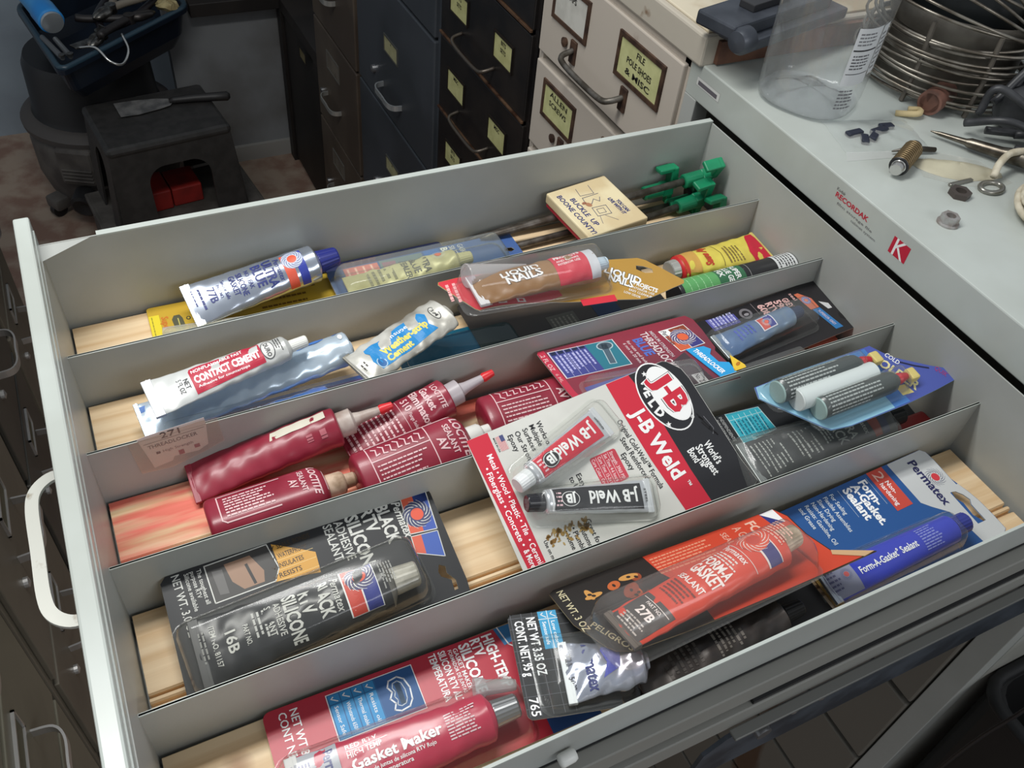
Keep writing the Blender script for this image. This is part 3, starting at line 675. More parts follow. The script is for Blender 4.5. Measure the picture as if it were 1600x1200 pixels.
a.poly([(40, 151.5), (44, 151.5), (44, 153), (45, 157), (50, 161), (56, 163.2), (60, 160.4), (68, 160.4), (76.2, 160.6), (76.2, 158), (76, 151.5), (91.6, 151.5), (91.6, 166), (88.8, 170.6), (75, 170.6), (60, 169.6), (50, 167.6), (40, 164.6)], G_, 1)
a.rect(-.0, 95, 39, 112.6, (206, 76, 62), 2); a.t('2', 2.5, 99, 10, 8, (240, 196, 180), b=.0); a.t('Non-', 13, 104.5, 4.4, 12); a.t('hardening', 13, 98.6, 4.4, 22)
a.t('Form-', 4, 82, 8, 24, b=.035); a.t('A-Gasket.', 4.2, 73, 8, 40, b=.035); a.t('Sealant', 4.5, 64, 8, 31, b=.035)
a.line([(3.6, 91.5), (30, 91.5)], .35, (190, 206, 220)); a.line([(3.6, 60), (30, 60)], .35, (190, 206, 220))
for k, s in enumerate(('For Sealing', 'Flexible Assemblies', 'Slow Drying', 'Non-Hardening', 'Resists: Gasoline, Oil', 'and Grease')): a.t(s, 4, 50-k*6.6, 4, (20, 34, 21, 27, 38, 20)[k], (222, 230, 236))
a.t('Permatex', 6, 137.5, 8.4, 46, (40, 42, 90), b=.03); a.swirl(27, 151, 9, (214, 60, 70), (44, 46, 90))
a.build(F, c)
T = TubeMap(F(69, -12, 7), F(72.5, 112, 13), F.N, 28, 23, 2.2, .9)
squeeze(t, T, mat((48, 62, 190), .3), (8, 8, 14, mat((52, 60, 140), .35)), (5, SILVER), 4, 'sealant_tube')
a = Art(); a.rect(-16, 1, 16, 26, (150, 152, 178), 1); a.swirl(-2, 19, 5, (210, 90, 90), NAVY); a.barsv(-10, 3, 8, 13, 5, (90, 90, 130)); a.t('Form-A-Gasket\u00b0 Sealant', 3, 30, 5.6, 55, rot=90, b=.02); a.barsv(-10, 90, 10, 108, 9, (140, 150, 220))
a.build(T, t, 'printed_artwork', cutu=2)
blister(F, t, 71, 54, 34, 32, 134, 25.5, 8, None, -2, 8)

# --- bay two : black RTV card
F = Frame((.0313, .2096, .0284), (.0341, -.9726, -.2301), (.9994, .0332, .0078))
t = flat_thing('carded_sealant_tube', 'black silicone tube on its worn black card, left end of the second bay', 'sealant', F)
hang = [(62, 181), (67, 178.5), (71, 179), (76, 185), (84, 184), (84, 187), (77, 188), (70, 184), (65, 185)]
c = card(F, [(0, 4), (4, 0), (88, -4), (90, 194), (80, 195.5), (60, 196), (8, 197.5), (3, 196.5), (0, 193)], mat((29, 30, 33), .5, coat=.3), 'backing_card', t, .8, holes=[hang], back=mat((170, 166, 156), .7))
a = Art(); lt = (206, 206, 200)
a.t('NET WT. 3.0 OZ', 1.5, 7.5, 5.4, 45, lt); 
for k, s in enumerate(('The toughest all', 'purpose RTV', 'Silicone available')): a.t(s, 3, 24-k*4.2, 3, (26, 20, 28)[k], lt)
a.line([(2.5, 29.5), (30.5, 29.5), (30.5, 71), (22, 76), (2.5, 73)], .8, lt, 2, True); a.poly([(3, 30), (30, 30), (30, 71), (22, 75), (3, 72.5)], (60, 58, 56), 1)
a.poly([(6, 42), (20, 44), (28, 50), (28, 64), (20, 66), (6, 60)], (150, 118, 96), 2); a.poly([(8, 33), (26, 34), (27, 40), (9, 40)], (96, 94, 92), 2); a.line([(12, 56), (26, 58)], 2, (40, 38, 38), 3)
a.poly([(3.5, 76), (12, 90), (20.4, 103), (36, 101.5), (33, 86), (31, 70), (22, 76.5)], (206, 152, 62), 1)
for k, s in enumerate(('SEALS, BONDS', 'WATERPROOF', 'INSULATES', 'FORMS')): a.t(s, 9+k*.6, 0, 1) if False else None
for k, s in enumerate(('SEALS, BONDS', 'WATERPROOF', 'INSULATES', 'RESISTS')):
    v = 97.5-k*0; a.t(s, 8.5+k*7, 79+k*-1.5, 3.6, (24, 21, 18, 16)[k], (60, 44, 24), rot=90, b=.015); a.line([(10+k*7, 77-k*1.4), (10+k*7, 102)], .3, (236, 206, 140), 2) if k else None
    a.line([(6.5+k*7, 74-k*1.2), (8+k*7, 75.5-k*1.2), (5.6+k*7, 77-k*1.2)], .6, (60, 44, 24), 3)
a.t('BLACK', 3.7, 154, 9.4, 31, lt, b=.03); a.t('RTV', 2.4, 142.6, 9.4, 19, lt, b=.03); a.t('SILICONE', 3.5, 130.6, 9.4, 46, lt, b=.03); a.t('ADHESIVE', 4.2, 122, 6.4, 31, lt, b=.015); a.t('SEALANT', 4, 113.8, 6.4, 29, lt, b=.015)
a.t('Permatex', 5, 166.6, 6.2, 30, lt, sh=.25, b=.02)
a.poly([(2, 176), (14, 174), (12, 194), (2, 195)], (64, 92, 170), 1); a.poly([(0, 174.4), (2.8, 174.4), (2.8, 195), (0, 195)], (206, 90, 60), 1); a.poly([(3.4, 174.4), (33, 170.6), (36, 191), (3.4, 194.6)], (56, 84, 166), 1)
a.poly([(3.4, 174.4), (33, 170.6), (34.5, 181), (3.4, 183.5)], (206, 86, 58), 2); a.line([(3.4, 174.4), (33, 170.6), (36, 191), (3.4, 194.6)], .7, lt, 3, True)
a.ell(20, 181.5, 10.5, 10.5, (56, 62, 100), 3); a.swirl(20, 181.5, 11.5, (216, 82, 56), lt, 4)
a.poly([(35, 170.5), (48, 169), (58, 188), (37.5, 190.6)], (60, 90, 168), 1); a.poly([(35, 170.5), (48, 169), (51, 176), (36, 178)], (206, 90, 66), 2); a.line([(35, 170.5), (48, 169), (58, 188), (37.5, 190.6)], .6, lt, 3, True)
a.t('ITEM NO. 81157', 52, 8, 1, 1) if False else None
a.build(F, c)
T = TubeMap(F(62, 9, 6), F(66, 138, 15), F.N, 47, 35, 2, .8, wr=.35, seed=2)
squeeze(t, T, mat((40, 41, 43), .28, 0, (54, 54, 56), 30, .12, 50), (9.6, 8.6, 18, mat((200, 196, 184), .35, 0, (150, 146, 134), 40)), (6, mat((84, 84, 84), .3, .3)), 6, 'sealant_tube', mat((110, 108, 102), .4))
a = Art(); a.t('16B', -7, 20, 7, 15, lt, b=.02); a.t('PART NO.', -7, 32, 3.4, 14, lt); a.t('ITEM NO. 81157', -16, 11, 3.6, 30, lt); a.bars(-14, 3, 10, 8, 2, (150, 150, 146))
a.bars(-13, 38, 9, 48, 3, (190, 190, 186)); a.t('BLACK', -16, 82, 9, 26, lt, b=.03); a.t('RTV', -14, 71, 9, 17, lt, b=.03); a.t('SILICONE', -16, 60, 9, 38, lt, b=.03); a.t('ADHESIVE', -14, 53.6, 4.4, 24, lt); a.t('SEALANT', -14, 47.6, 4.4, 22, lt)
a.t('Permatex', -16, 93, 5.4, 26, lt, sh=.25)
a.rect(-20, 100, 18, 123, W_, 1); a.rect(-19.5, 101, 17.5, 111, (204, 70, 54), 2); a.rect(-19.5, 112, 17.5, 122.4, (52, 60, 140), 2); a.ell(-9, 112.5, 10, 10, (70, 66, 110), 3); a.swirl(-9, 112.5, 11, (222, 84, 56), W_, 4); a.bars(-14, 126, 8, 136, 5, (160, 160, 156))
a.build(T, t, 'printed_artwork', cutu=2)
blister(F, t, 62, 84, 54, 50, 168, 30.5, 13, clear((250, 250, 248), .03, .14, .3, 70), 2, 9)

# --- J-B Weld card lying across the divider
F = Frame((.2619, .2206, .0615), (.0891, -.9083, -.4087), (.996, .0813, .0366))
t = flat_thing('carded_epoxy', 'white, red and black card with two small epoxy tubes, leaning over the middle divider', 'epoxy', F, (60, 100))
c = card(F, [(3, 0), (120, -4), (128, 0), (126, 200), (121, 210), (100, 206), (60, 203), (22, 200), (12, 197.5), (2, 188.5), (0, 184), (0, 3)], mat((214, 213, 206), .42, coat=.5, c2=(206, 205, 198)), 'backing_card', t, .7, back=mat((190, 186, 176), .7))
a = Art(); rd = (200, 40, 60); bk = (36, 36, 40)
a.poly([(0.3, .3), (127, .3), (127, 14.5), (60, 16.5), (.3, 18.2)], rd, 1)
a.t('Metal \u2022 Wood \u2022 Plastic \u2022 Tile', 16.5, 9.6, 4.6, 66, b=.01); a.t('\u2022 Ceramic', 86, 9.2, 4.6, 22, b=.01); a.t('\u2022 Fiberglass \u2022 Concrete \u2022', 25, 3.2, 4.6, 64, b=.01); a.t('& More', 92, 3.2, 4.6, 14)
a.poly([(0.3, 127.5), (30, 129), (70, 132), (126, 139.5), (126, 164), (90, 160), (50, 157.5), (20, 156), (.3, 154)], rd, 1)
a.poly([(0.3, 150), (20, 154), (50, 157.2), (90, 159.6), (126, 163.6), (125.5, 200), (121, 209.6), (100, 205.6), (60, 202.6), (22, 199.6), (12, 197), (2, 188), (.3, 184)], bk, 2)
rot = .17
a.ell(28, 170.5, 32, 20.5, W_, 3, rot, 40); a.ell(28, 170.5, 30.8, 19.3, bk, 4, rot, 40)
a.poly(ell(27, 175.5, 26, 14.5, 36, rot), W_, 5); a.poly(ell(27, 175.5, 25, 13.6, 36, rot), W_, 6)
for ch, u, v, r_ in (('W', 7.5, 157.2, -10), ('E', 18.5, 154.6, -2), ('L', 27.5, 153.8, 6), ('D', 36.5, 155, 16)): a.t(ch, u, v, 7.2, None, W_, r_+6, 7, .05)
for (su, sv) in ((4.6, 163.5), (50.5, 161.5)):
    P = []
    for k in range(10): q = math.pi/2+k*math.pi/5; rr = 2.6 if k % 2 == 0 else 1.1; P.append((su+rr*math.cos(q), sv+rr*math.sin(q)))
    a.poly(P, W_, 7)
for (dx, cc, lv, bb) in ((0, bk, 7, .10), (0, W_, 8, .075), (0, rd, 9, .035)):
    a.t('J', 8.5, 165.6, 17, 12.5, cc, 9, lv, bb); a.t('B', 28.5, 168.8, 19, 17, cc, 9, lv, bb)
a.poly([(21, 173.5), (28, 174.6), (27.5, 178.6), (20.6, 177.4)], rd, 9)
a.t('\u00ae', 51, 183, 3, None, W_, 6, 7); a.t('J-B Weld', 29, 135.2, 12.6, 64, W_, 6, 7, .03); a.t('\u2122', 97.5, 150, 4, None, W_, 6, 7)
for k, s in enumerate(('World\u2019s', 'Strongest', 'Bond\u2122')): a.t(s, 76-k*0, 181-k*8.2, 7, (20, 27, 17)[k], W_, 7, 7, .02)
a.t('Original Cold-Weld\u2122 Formula', 31.5, 120.6, 4.8, 63, bk, 6, 3); a.t('Steel Reinforced', 45.5, 115.6, 4.8, 38, bk, 6, 3); a.t('Epoxy', 57, 110, 4.8, 15, bk, 6, 3)
for k, s in enumerate(('Works on', 'Multiple', 'Surfaces')): a.t(s, 7+k*.6, 57.6-k*6.4, 4.4, (22, 18, 19)[k], bk, 0, 3)
for k, s in enumerate(('Our Strongest', 'Epoxy')): a.t(s, 8+k*.6, 38-k*6.4, 4.4, (34, 14)[k], bk, 0, 3)
a.rect(6, 22, 18, 28.6, (186, 96, 96), 2); a.rect(6, 25.2, 11, 28.6, (70, 76, 120), 3); a.t('MADE IN USA', 6, 20, 1.4, 12, bk)
for k in range(6): a.line([(11.4 if k > 2 else 6, 22.6+k*1.1), (18, 22.6+k*1.1)], .35, W_, 3)
a.poly(rrect(50, 84, 76, 108, 2), (196, 66, 80), 2)
for k, s in enumerate(('Strength: 3960 PSI', 'Set Time: 4-6 hours', 'Cure Time: 15-24 h', 'Cure Color: Grey')): a.t(s, 51.5, 102-k*5.6, 3, 23, (236, 206, 206), 0, 3); a.line([(51, 100.6-k*5.6), (75, 100.6-k*5.6)], .25, W_, 3)
a.t('Easy', 57, 68, 4.4, 11, bk); a.t('to Use', 57, 61.6, 4.4, 15, bk)
a.t('Great for:', 91, 58, 4.4, 22, bk)
for k, s in enumerate(('\u2022 Automotive', '\u2022 Plumbing', '\u2022 Home')): a.t(s, 92, 51-k*6.4, 4.2, (26, 22, 15)[k], bk)
a.t('Use on most metals', 92, 20.4, 3, 30, bk)
rr_ = random.Random(4)
for k in range(60):
    v = 24+rr_.random()*36; u = 93+rr_.gauss(0, 3)+(.12*(58-v)*0); a.ell(u, v, .6+rr_.random()*2.0, .5+rr_.random()*1.4, ((160, 128, 70), (140, 104, 52), (178, 150, 96))[k % 3], 4, rr_.random()*3, 7)
g_ = [(52, 189.5), (58, 192), (55, 190), (66, 194.5), (74, 197.5), (67, 193), (60, 190)]
a.line(g_, 1.1, (20, 18, 20), 8); a.line([(56, 194), (62, 195.5), (68, 197), (72, 194)], .5, (120, 120, 124), 8)
a.build(F, c)
def jbtube(P0, P1, cc, capm, lab):
    r_ = thing('epoxy_tube', None, None, P0, None, t); r_['label'] = lab
    T = TubeMap(P0, P1, F.N, 26, 19, 1.6, .85, wr=.12)
    squeeze(r_, T, mat((214, 216, 220), .28, .5), (6.8, 6.4, 13, capm), (4, mat((222, 224, 226), .3, .3)), 3.5, 'tube_body')
    a = Art(); L = T.L; a.poly([(-11.5, 8), (11, 8), (9.6, L-5), (-9.6, L-5)], cc, 1)
    a.t('J-B Weld', 4.6, 12, 9.6, 46, W_, 90, 3, .03); a.it.pop()
    a.t('J-B Weld', -5, 12+0, 9.6, 46, W_, 90, 3, .03); a.it.pop()
    a.t('J-B Weld', -4.8, 11+46, 9.6, 46, W_, -90, 3, .03)
    return T, r_, a
# lettering runs from the crimp towards the cap and stands upside down to the camera
def jbart(T, r_, cc):
    L = T.L; a = Art(); a.poly([(-11.5, 8), (11.5, 8), (9.2, L-4), (-9.2, L-4)], cc, 1); a.rect(-9.6, L-3.4, 9.6, L-2, (228, 228, 228), 2)
    a.t('J-B Weld', 5.0, 11, 9.4, 43, W_, 90, 3, .03)
    a.ell(0, L-17, 8.2, 6.6, bk, 2, math.pi/2); a.ell(0, L-17, 7.4, 5.8, W_, 3, math.pi/2); a.ell(0, L-17, 6.9, 5.3, bk, 4, math.pi/2); a.t('JB', 3.2, L-22, 6.4, 9, W_, 90, 5, .04)
    a.barsv(-6, L-10, 6, L-4.6, 4, (228, 190, 196)); a.t('STEEL' if cc == bk else 'HARDENER', 6, 5.6, 1.8, 12, (60, 60, 60), 180, 3)
    a.build(T, r_, 'printed_artwork', cutu=1.6)
T, r_, _ = jbtube(F(27.5, 107, 5), F(44.5, 32, 11), rd, mat((226, 228, 228), .3), 'red labelled hardener tube'); jbart(T, r_, rd)
T, r_, _ = jbtube(F(95.5, 114, 5), F(67.5, 32, 11), bk, mat((40, 40, 44), .22), 'black labelled steel tube'); jbart(T, r_, bk)
cb = clear((253, 254, 253), .03, .12, .4, 60)
blister(F, t, 36, 69, 27, 34, 98, 20, 7, cb, 13, 7); blister(F, t, 82, 70, 28, 34, 106, 15, 9, cb, -19, 7) if False else None
ang = math.degrees(math.atan2(-(95.5-67.5), 82)); blister(F, t, 81.5, 70, 27, 34, 102, 20, 7, cb, ang, 7)
ang = 0

# --- ultra black card in bay two
F = Frame((.4784, .1926, .0172), (-.0441, -.9929, -.1103), (.999, -.0439, -.0049))
t = flat_thing('carded_sealant_tube', 'dark tube package with turquoise table, under the blue syringe card', 'sealant', F, (30, 100))
c = card(F, rrect(-8, -18, 76, 196, 4), mat((32, 33, 36), .5, coat=.3), 'backing_card', t, .8, back=mat((180, 176, 166), .7))
a = Art(); tq = (54, 168, 186)
a.poly([(-7.5, 21), (26, 21), (20, 59), (-6, 55.6)], (190, 216, 216), 1); a.poly([(-7, 21.8), (25.2, 21.8), (19.4, 58.2), (-5.6, 55)], tq, 2)
for k in range(5): a.line([(-4+k*.0, 27+k*6), (22, 27+k*6)], .4, (200, 226, 226), 3)
a.line([(0, 22), (0, 56)], .4, (200, 226, 226), 3); a.bars(2, 24, 20, 54, 8, (20, 110, 130), lv=4); a.t('INDEPENDIENTE', -6, 14, 3, 26, (170, 170, 168)); a.t('DIRECTIVOS', -4, 9, 3, 22, (170, 170, 168))
a.build(F, c)
T = TubeMap(F(50, 10, 6), F(48, 150, 13), F.N, 46, 33, 2, .7, wr=.4, seed=6)
squeeze(t, T, mat((46, 48, 50), .3, .2, (68, 68, 70), 24, .25, 60), (8, 7.6, 15, BLACKP), (6, mat((150, 152, 152), .3, .4)), 5, 'sealant_tube')
a = Art(); lt2 = (176, 176, 172); a.bars(-20, 8, 18, 36, 7, lt2, fill=.3); a.bars(-18, 44, 14, 66, 5, lt2, fill=.36); a.t('BLACK', -18, 82, 8.4, 30, lt2, b=.02); a.t('ULTRA', -18, 93, 8.4, 28, lt2, b=.02); a.bars(-16, 70, 10, 80, 3, lt2); a.t('Permatex', -14, 108, 5, 24, lt2)
a.rect(-16, 116, 16, 124, (150, 62, 48), 1); a.rect(-16, 125, 16, 132, (52, 56, 90), 1); a.swirl(-8, 123, 8, (190, 80, 56), lt2, 3)
a.build(T, t, 'printed_artwork', cutu=2)
blister(F, t, 49, 76, 52, 46, 164, 26, 12, clear((250, 252, 250), .08, .08, .6, 60), 0, 9)
g = MB(); g.box(.640, .112, .0005, .680, .140, .014, mat((150, 42, 40), .4), .003); tag(g.build('red_cap', loc=(.66, .126, .0005)), 'dark red plastic cap in the right corner of the second bay', 'block')  # loose red cap, simplified to a rounded box

# --- blue syringe card
F = Frame((.5064, .1772, .0575), (.0429, -.9903, -.132), (.9991, .0425, .0057), bend=lambda u, v: -3.5*math.sin(max(0, min(1, v/190))*math.pi)*.4+max(0, (v-130))*.05)
t = flat_thing('carded_epoxy', 'blue card with three plastic cylinders under a clear dome, upper right of the second bay', 'epoxy', F, (28, 80))
c = card(F, [(0, 0), (45.5, 36), (49, 40), (52, 60), (53, 120), (52, 160), (49.7, 200), (30, 172), (10, 148), (2, 142), (-10, 135), (-12, 60), (-11, 4)], mat((70, 84, 160), .5, coat=.3), 'backing_card', t, .8, step=14, back=mat((150, 190, 206), .6))
a = Art(); a.poly([(0.3, .6), (45, 36.4), (48.6, 40.4), (51.6, 60), (52, 112), (-9, 112), (-11.4, 60), (-10.4, 5)], (138, 186, 208), 1); a.poly([(-9, 110), (52, 110), (52, 128), (-9, 128)], (70, 120, 186), 2)
a.t('SOLDER', 4, 126, 9.6, 44, (226, 216, 160), 20, 3, .03); a.t('COLD', 4, 140, 5, 14, W_, 20, 3); a.t('QUIK', 34, 172, 5, 12, (150, 60, 120), 20, 3); a.line([(16, 149), (24, 158), (31, 168)], 1.6, (24, 26, 60), 4)
a.poly([(34, 122), (44, 120), (46, 138), (36, 136)], (206, 190, 120), 2); a.bars(-6, 20, 20, 30, 3, (90, 140, 170), lv=2) if False else None
a.build(F, c, cutv=14)
for (u, v0, v1, m, lb) in ((5, 11, 103, mat((74, 80, 80), .3), 'dark far cylinder with red plug'), (17.5, 22, 106, mat((206, 214, 212), .35), 'white middle cylinder'), (31.5, 34, 122, mat((74, 80, 80), .3), 'dark near cylinder with red plug')):
    r_ = thing('syringe', None, None, F(u, v0, 4), None, t); r_['label'] = lb; A = F(u, v0, 10); B = F(u+1.5, v1, 10); ax = (B-A).normalized(); L = (B-A).length
    g = MB(); R = .0098; wh = 'white' in lb
    g.lathe([(.0002, 0), (R*.92, 0), (R, .0008), (R, .0012)], mat((150, 176, 172), .4) if not wh else m, A, ax, 28); g.build('end_plug', r_, auto=True)
    g = MB(); g.lathe([(R, .001), (R, L-.012), (R*.9, L-.006), (R*.5, L)] if not wh else [(R, .001), (R, L), (R*.9, L+.001), (.0002, L+.001)], m, A, ax, 28); g.build('barrel', r_, auto=True)
    if not wh:
        TT = TubeMap(A, B, F.N, 2*R*1000, 2*R*1000, 2*R*1000)
        a = Art(); q = L*1000
        a.barsv(-14, 6, 14, q*.72, 9, (176, 182, 180), fill=.42); a.build(TT, r_, 'printed_artwork', cutu=2)
        g = MB(); g.lathe([(.0040, 0), (.0052, .003), (.0030, .012), (.0002, .013)], mat((186, 36, 50), .4), B, ax, 16); g.build('red_plug', r_, auto=True)
        g = MB(); g.box(-.006, -.004, 0, .006, .004, .010, mat((206, 188, 116), .5), .002, lambda c_: B+ax*(.014+c_.z)+F.X*c_.x+F.N*c_.y-F.N*.002); g.build('yellow_cap', r_)
blister(F, t, 4, 58, 24, 22, 104, 22, 11, clear(haze=.03), 0, 6); blister(F, t, 32, 82, 24, 24, 106, 22, 11, clear(haze=.03), 0, 6)
# ------------------------------------------------------------ bay three : red bottles and thread locker cards
LOC = mat((134, 30, 50), .32, 0, (150, 46, 64), 26, .04, 60, coat=.2); PK = (226, 190, 192)
def bottle(parent, P0, P1, up, w_, th, ln, m, neck, shoulder=.14, taper=0, ex=2.6):
    """flat oval bottle lying on its side: P0 base centre, P1 direction; returns map for print"""
    P0 = V(P0); ax = (V(P1)-P0).normalized(); up = V(up); up = (up-ax*up.dot(ax)).normalized(); sd = ax.cross(up); L = ln/1000
    n = 40; vs = []; fs = []
    def sec(t):
        r = 1.0
        if t < .05: r = math.sqrt(max(0, 1-((.05-t)/.05)**2))*.22+.78
        if t > 1-shoulder: q = (t-1+shoulder)/shoulder; r = math.sqrt(max(0, 1-q*q))*.66+.34
        return r
    ts = [0, .01, .025, .05]+[.05+(.95-shoulder)*k/14 for k in range(1, 15)]+[1-shoulder+shoulder*k/9 for k in range(1, 10)]
    def pt(a, t, nn=0):
        r = sec(t); k = 1-taper*(1-t); W = w_/2*r*(1+taper*.35*(1-t)); Tt = th/2*(r*k if taper else max(r, .0)); c, s = math.cos(a), math.sin(a)
        e = 2/ex; x = W*abs(s)**e*(1 if s > 0 else -1); z = Tt*abs(c)**e*(1 if c > 0 else -1)
        return P0+ax*(t*L)+(sd*(x+math.copysign(nn*abs(s), x))+up*(z+math.copysign(nn*abs(c), z)))/1000
    for t in ts:
        for k in range(n): vs.append(pt(2*math.pi*k/n, t))
    for i in range(len(ts)-1):
        for k in range(n): k2 = (k+1) % n; fs.append([i*n+k, (i+1)*n+k, (i+1)*n+k2, i*n+k2])
    fs.append(list(range(n))); fs.append([(len(ts)-1)*n+k for k in range(n)][::-1])
    mk('bottle_body', vs, fs, m, parent, smooth=True)
    def F(u, v, nn=0):
        t = min(max(v/ln, 0), 1); r = sec(t); W = w_/2*r*(1+taper*.35*(1-t)); s = max(-.985, min(.985, (abs(u)/W)**(ex/2) if W else 0)); a = math.asin(s)*(1 if u >= 0 else -1)
        return pt(a, t, nn)
    return F, P0+ax*L, ax, up, sd
def locbottle(name, label, P0, P1, up, w_, th, ln, capm, draw, group=None, capl=(9, 10, 8, 9)):
    t = thing(name, label, 'bottle', V(P0)-V((0, 0, th/2000)), group)
    F, E, ax, up, sd = bottle(t, P0, P1, up, w_, th, ln, LOC, None)
    a = Art(); draw(a); a.build(F, t, 'printed_artwork', cutu=2)
    g = MB(); g.lathe([(.0085, 0), (.0095, .001), (.0092, .012), (.0080, .014), (.0060, .015), (.0056, .022), (.0040, .024), (.0002, .024)], capm, E-ax*.0015, ax, 24, flat=1); g.build('spout_cap', t, auto=True)
    return t
def sealart(a, fade=1.0):
    a.t('LOCTITE', -17, 84, 6.6, 34, PK, b=.03, sh=.2); a.t('SEALANT', -14, 76, 5, 26, PK, b=.02); a.t('AV', -5, 67, 7, 12, PK, b=.03)
    a.line([(-20, 12), (20, 12), (20, 92), (14, 95), (-14, 95), (-20, 92)], .9, PK, 2, True); a.line([(-20, 62), (20, 62)], .9, PK); a.line([(-6, 12), (-6, 62)], .9, PK)
    a.barsv(-3, 15, 18, 58, 6, PK, fill=.34)
    for k in range(7): v = 16+k*6.2; a.line([(-17+random.random()*3, v), (-15, v+3), (-10, v+2), (-8-random.random()*3, v+5)], 1.0, PK, 3)
def lab2(a):
    a.line([(-11, 10), (12, 10), (14, 13), (14, 52)], .9, PK); a.line([(-11, 10), (-11, 56)], .9, PK); a.barsv(-8, 14, 11, 50, 7, PK, fill=.5)
    a.t('LOCTITE', -13, 78, 5.4, 28, PK, b=.03, sh=.2); a.t('SEALANT', -11, 70, 4, 21, PK, b=.02); a.t('AV', -4, 62, 6, 9, PK, b=.02); a.line([(-13, 88), (10, 88)], .8, PK)
capT = mat((214, 188, 164), .6, 0, (150, 122, 96), 60, .1)
locbottle('sealant_bottle', 'dark red flat bottle with tan cap at the left end of the stained bay', (.0715, .2475, .0175), (.166, .2485, .020), (0, .12, 1), 40, 31, 90, capT, lab2, 'dark red sealant bottles')
locbottle('sealant_bottle', 'large dark red flat bottle with white printed frame, middle of the stained bay', (.1840, .2440, .0190), (.29, .2540, .021), (0, -.35, 1), 46, 33, 96, WHITEPL, sealart, 'dark red sealant bottles')
locbottle('sealant_bottle', 'dark red flat bottle with worn print, half hidden by the white epoxy card', (.3000, .2665, .0180), (.39, .2640, .018), (0, -.15, 1), 44, 31, 96, WHITEPL, sealart, 'dark red sealant bottles')
def nozzle_tube(label, P0, P1, cw, d, draw, seed, collarm):
    t = thing('sealant_bottle', label, 'bottle', (P0[0], P0[1], .0006), 'dark red sealant bottles')
    T = TubeMap(P0, P1, (0, -.25, 1), cw, d, 2.6, .95, .8, .2, seed)
    squeeze(t, T, LOC, None, (4, mat((150, 44, 62), .4)), 3, 'tube_body')
    a = Art(); draw(a); a.build(T, t, 'printed_artwork', cutu=2)
    g = MB(); g.lathe([(.0085, 0), (.0105, .001), (.0105, .013), (.0060, .015), (.0048, .020), (.0030, .040)], collarm, T.P1, T.ax, 26); g.build('nozzle', t, auto=True)
    g = MB(); g.lathe([(.0036, 0), (.0042, .002), (.0030, .011), (.0002, .012)], mat((214, 44, 50), .35), T.P1+T.ax*.036, T.ax, 18); g.build('red_tip', t, auto=True)
def q1(a):
    a.poly([(-13, 68), (-4, 66), (-4, 112), (-13, 112)], (212, 206, 190), 2); a.bars(4, 90, 12, 112, 2, (176, 96, 106))
def q2(a):
    a.t('LOCTITE', -13, 83, 4.6, 26, PK, b=.02, sh=.2); a.t('Gasket', -15, 73.5, 6.4, 24, PK, b=.03); a.t('Eliminator', -17, 64.5, 6.4, 38, PK, b=.03); a.t('510', -14, 55.5, 6, 13, PK, b=.02); a.t('Flange Sealant', 1, 56, 3, 17, PK)
    a.line([(-18, 52), (18, 52)], .4, PK, 2); a.bars(-18, 14, 16, 48, 8, PK, fill=.38); a.bars(-16, 3, 10, 12, 2, PK)
capG = mat((186, 174, 166), .45, 0, (160, 140, 130), 60)
nozzle_tube('long tapered dark red tube with red tip, resting above the tan-capped bottle', (.0680, .2990, .0090), (.1840, .2960, .0300), 36, 32, q1, 4, capG)
nozzle_tube('dark red gasket tube with clear nozzle and red tip, beside the third divider', (.1880, .2835, .0110), (.2780, .2960, .0270), 42, 34, q2, 8, mat((178, 170, 174), .35))
# taped paper label on the divider
t = thing('taped_paper_label', 'white threadlocker label stuck with clear tape on the divider', 'label', (.062, .3130, .030))
F = Frame((.040, .3124, .026), (1, .0, .06), (0, .012, 1))
c = card(F, [(6, -4), (20, -2), (22, 2), (40, 0), (48, 4), (51, 26), (51, 33), (9, 32), (2, 31)], mat((218, 212, 208), .55), 'paper_label', t, .15)
a = Art(); a.t('271', 18, 25, 6, 14, (40, 36, 40), b=.01); a.line([(5, 23.5), (49, 23.5)], .4, (60, 56, 60)); a.t('THREADLOCKER', 7, 17.4, 3.8, 36, (60, 54, 60), b=.005); a.rect(11, 10, 14, 12.4, (50, 36, 40), 2); a.t('High Strength', 16, 10, 2.8, 22, (110, 90, 94), b=0)
a.rect(26, 2, 30, 7, (150, 60, 76), 2); a.rect(38, 4, 42, 8, (160, 90, 100), 2); a.build(F, c)
card(Frame(F(0, 0, .35), F.X, F.Y), [(-4, -6), (18, -9), (40, -4), (60, 2), (60, 30), (46, 31), (-5, 29)], clear((252, 250, 246), .10, .35, .04, 80), 'clear_tape', t, .05)

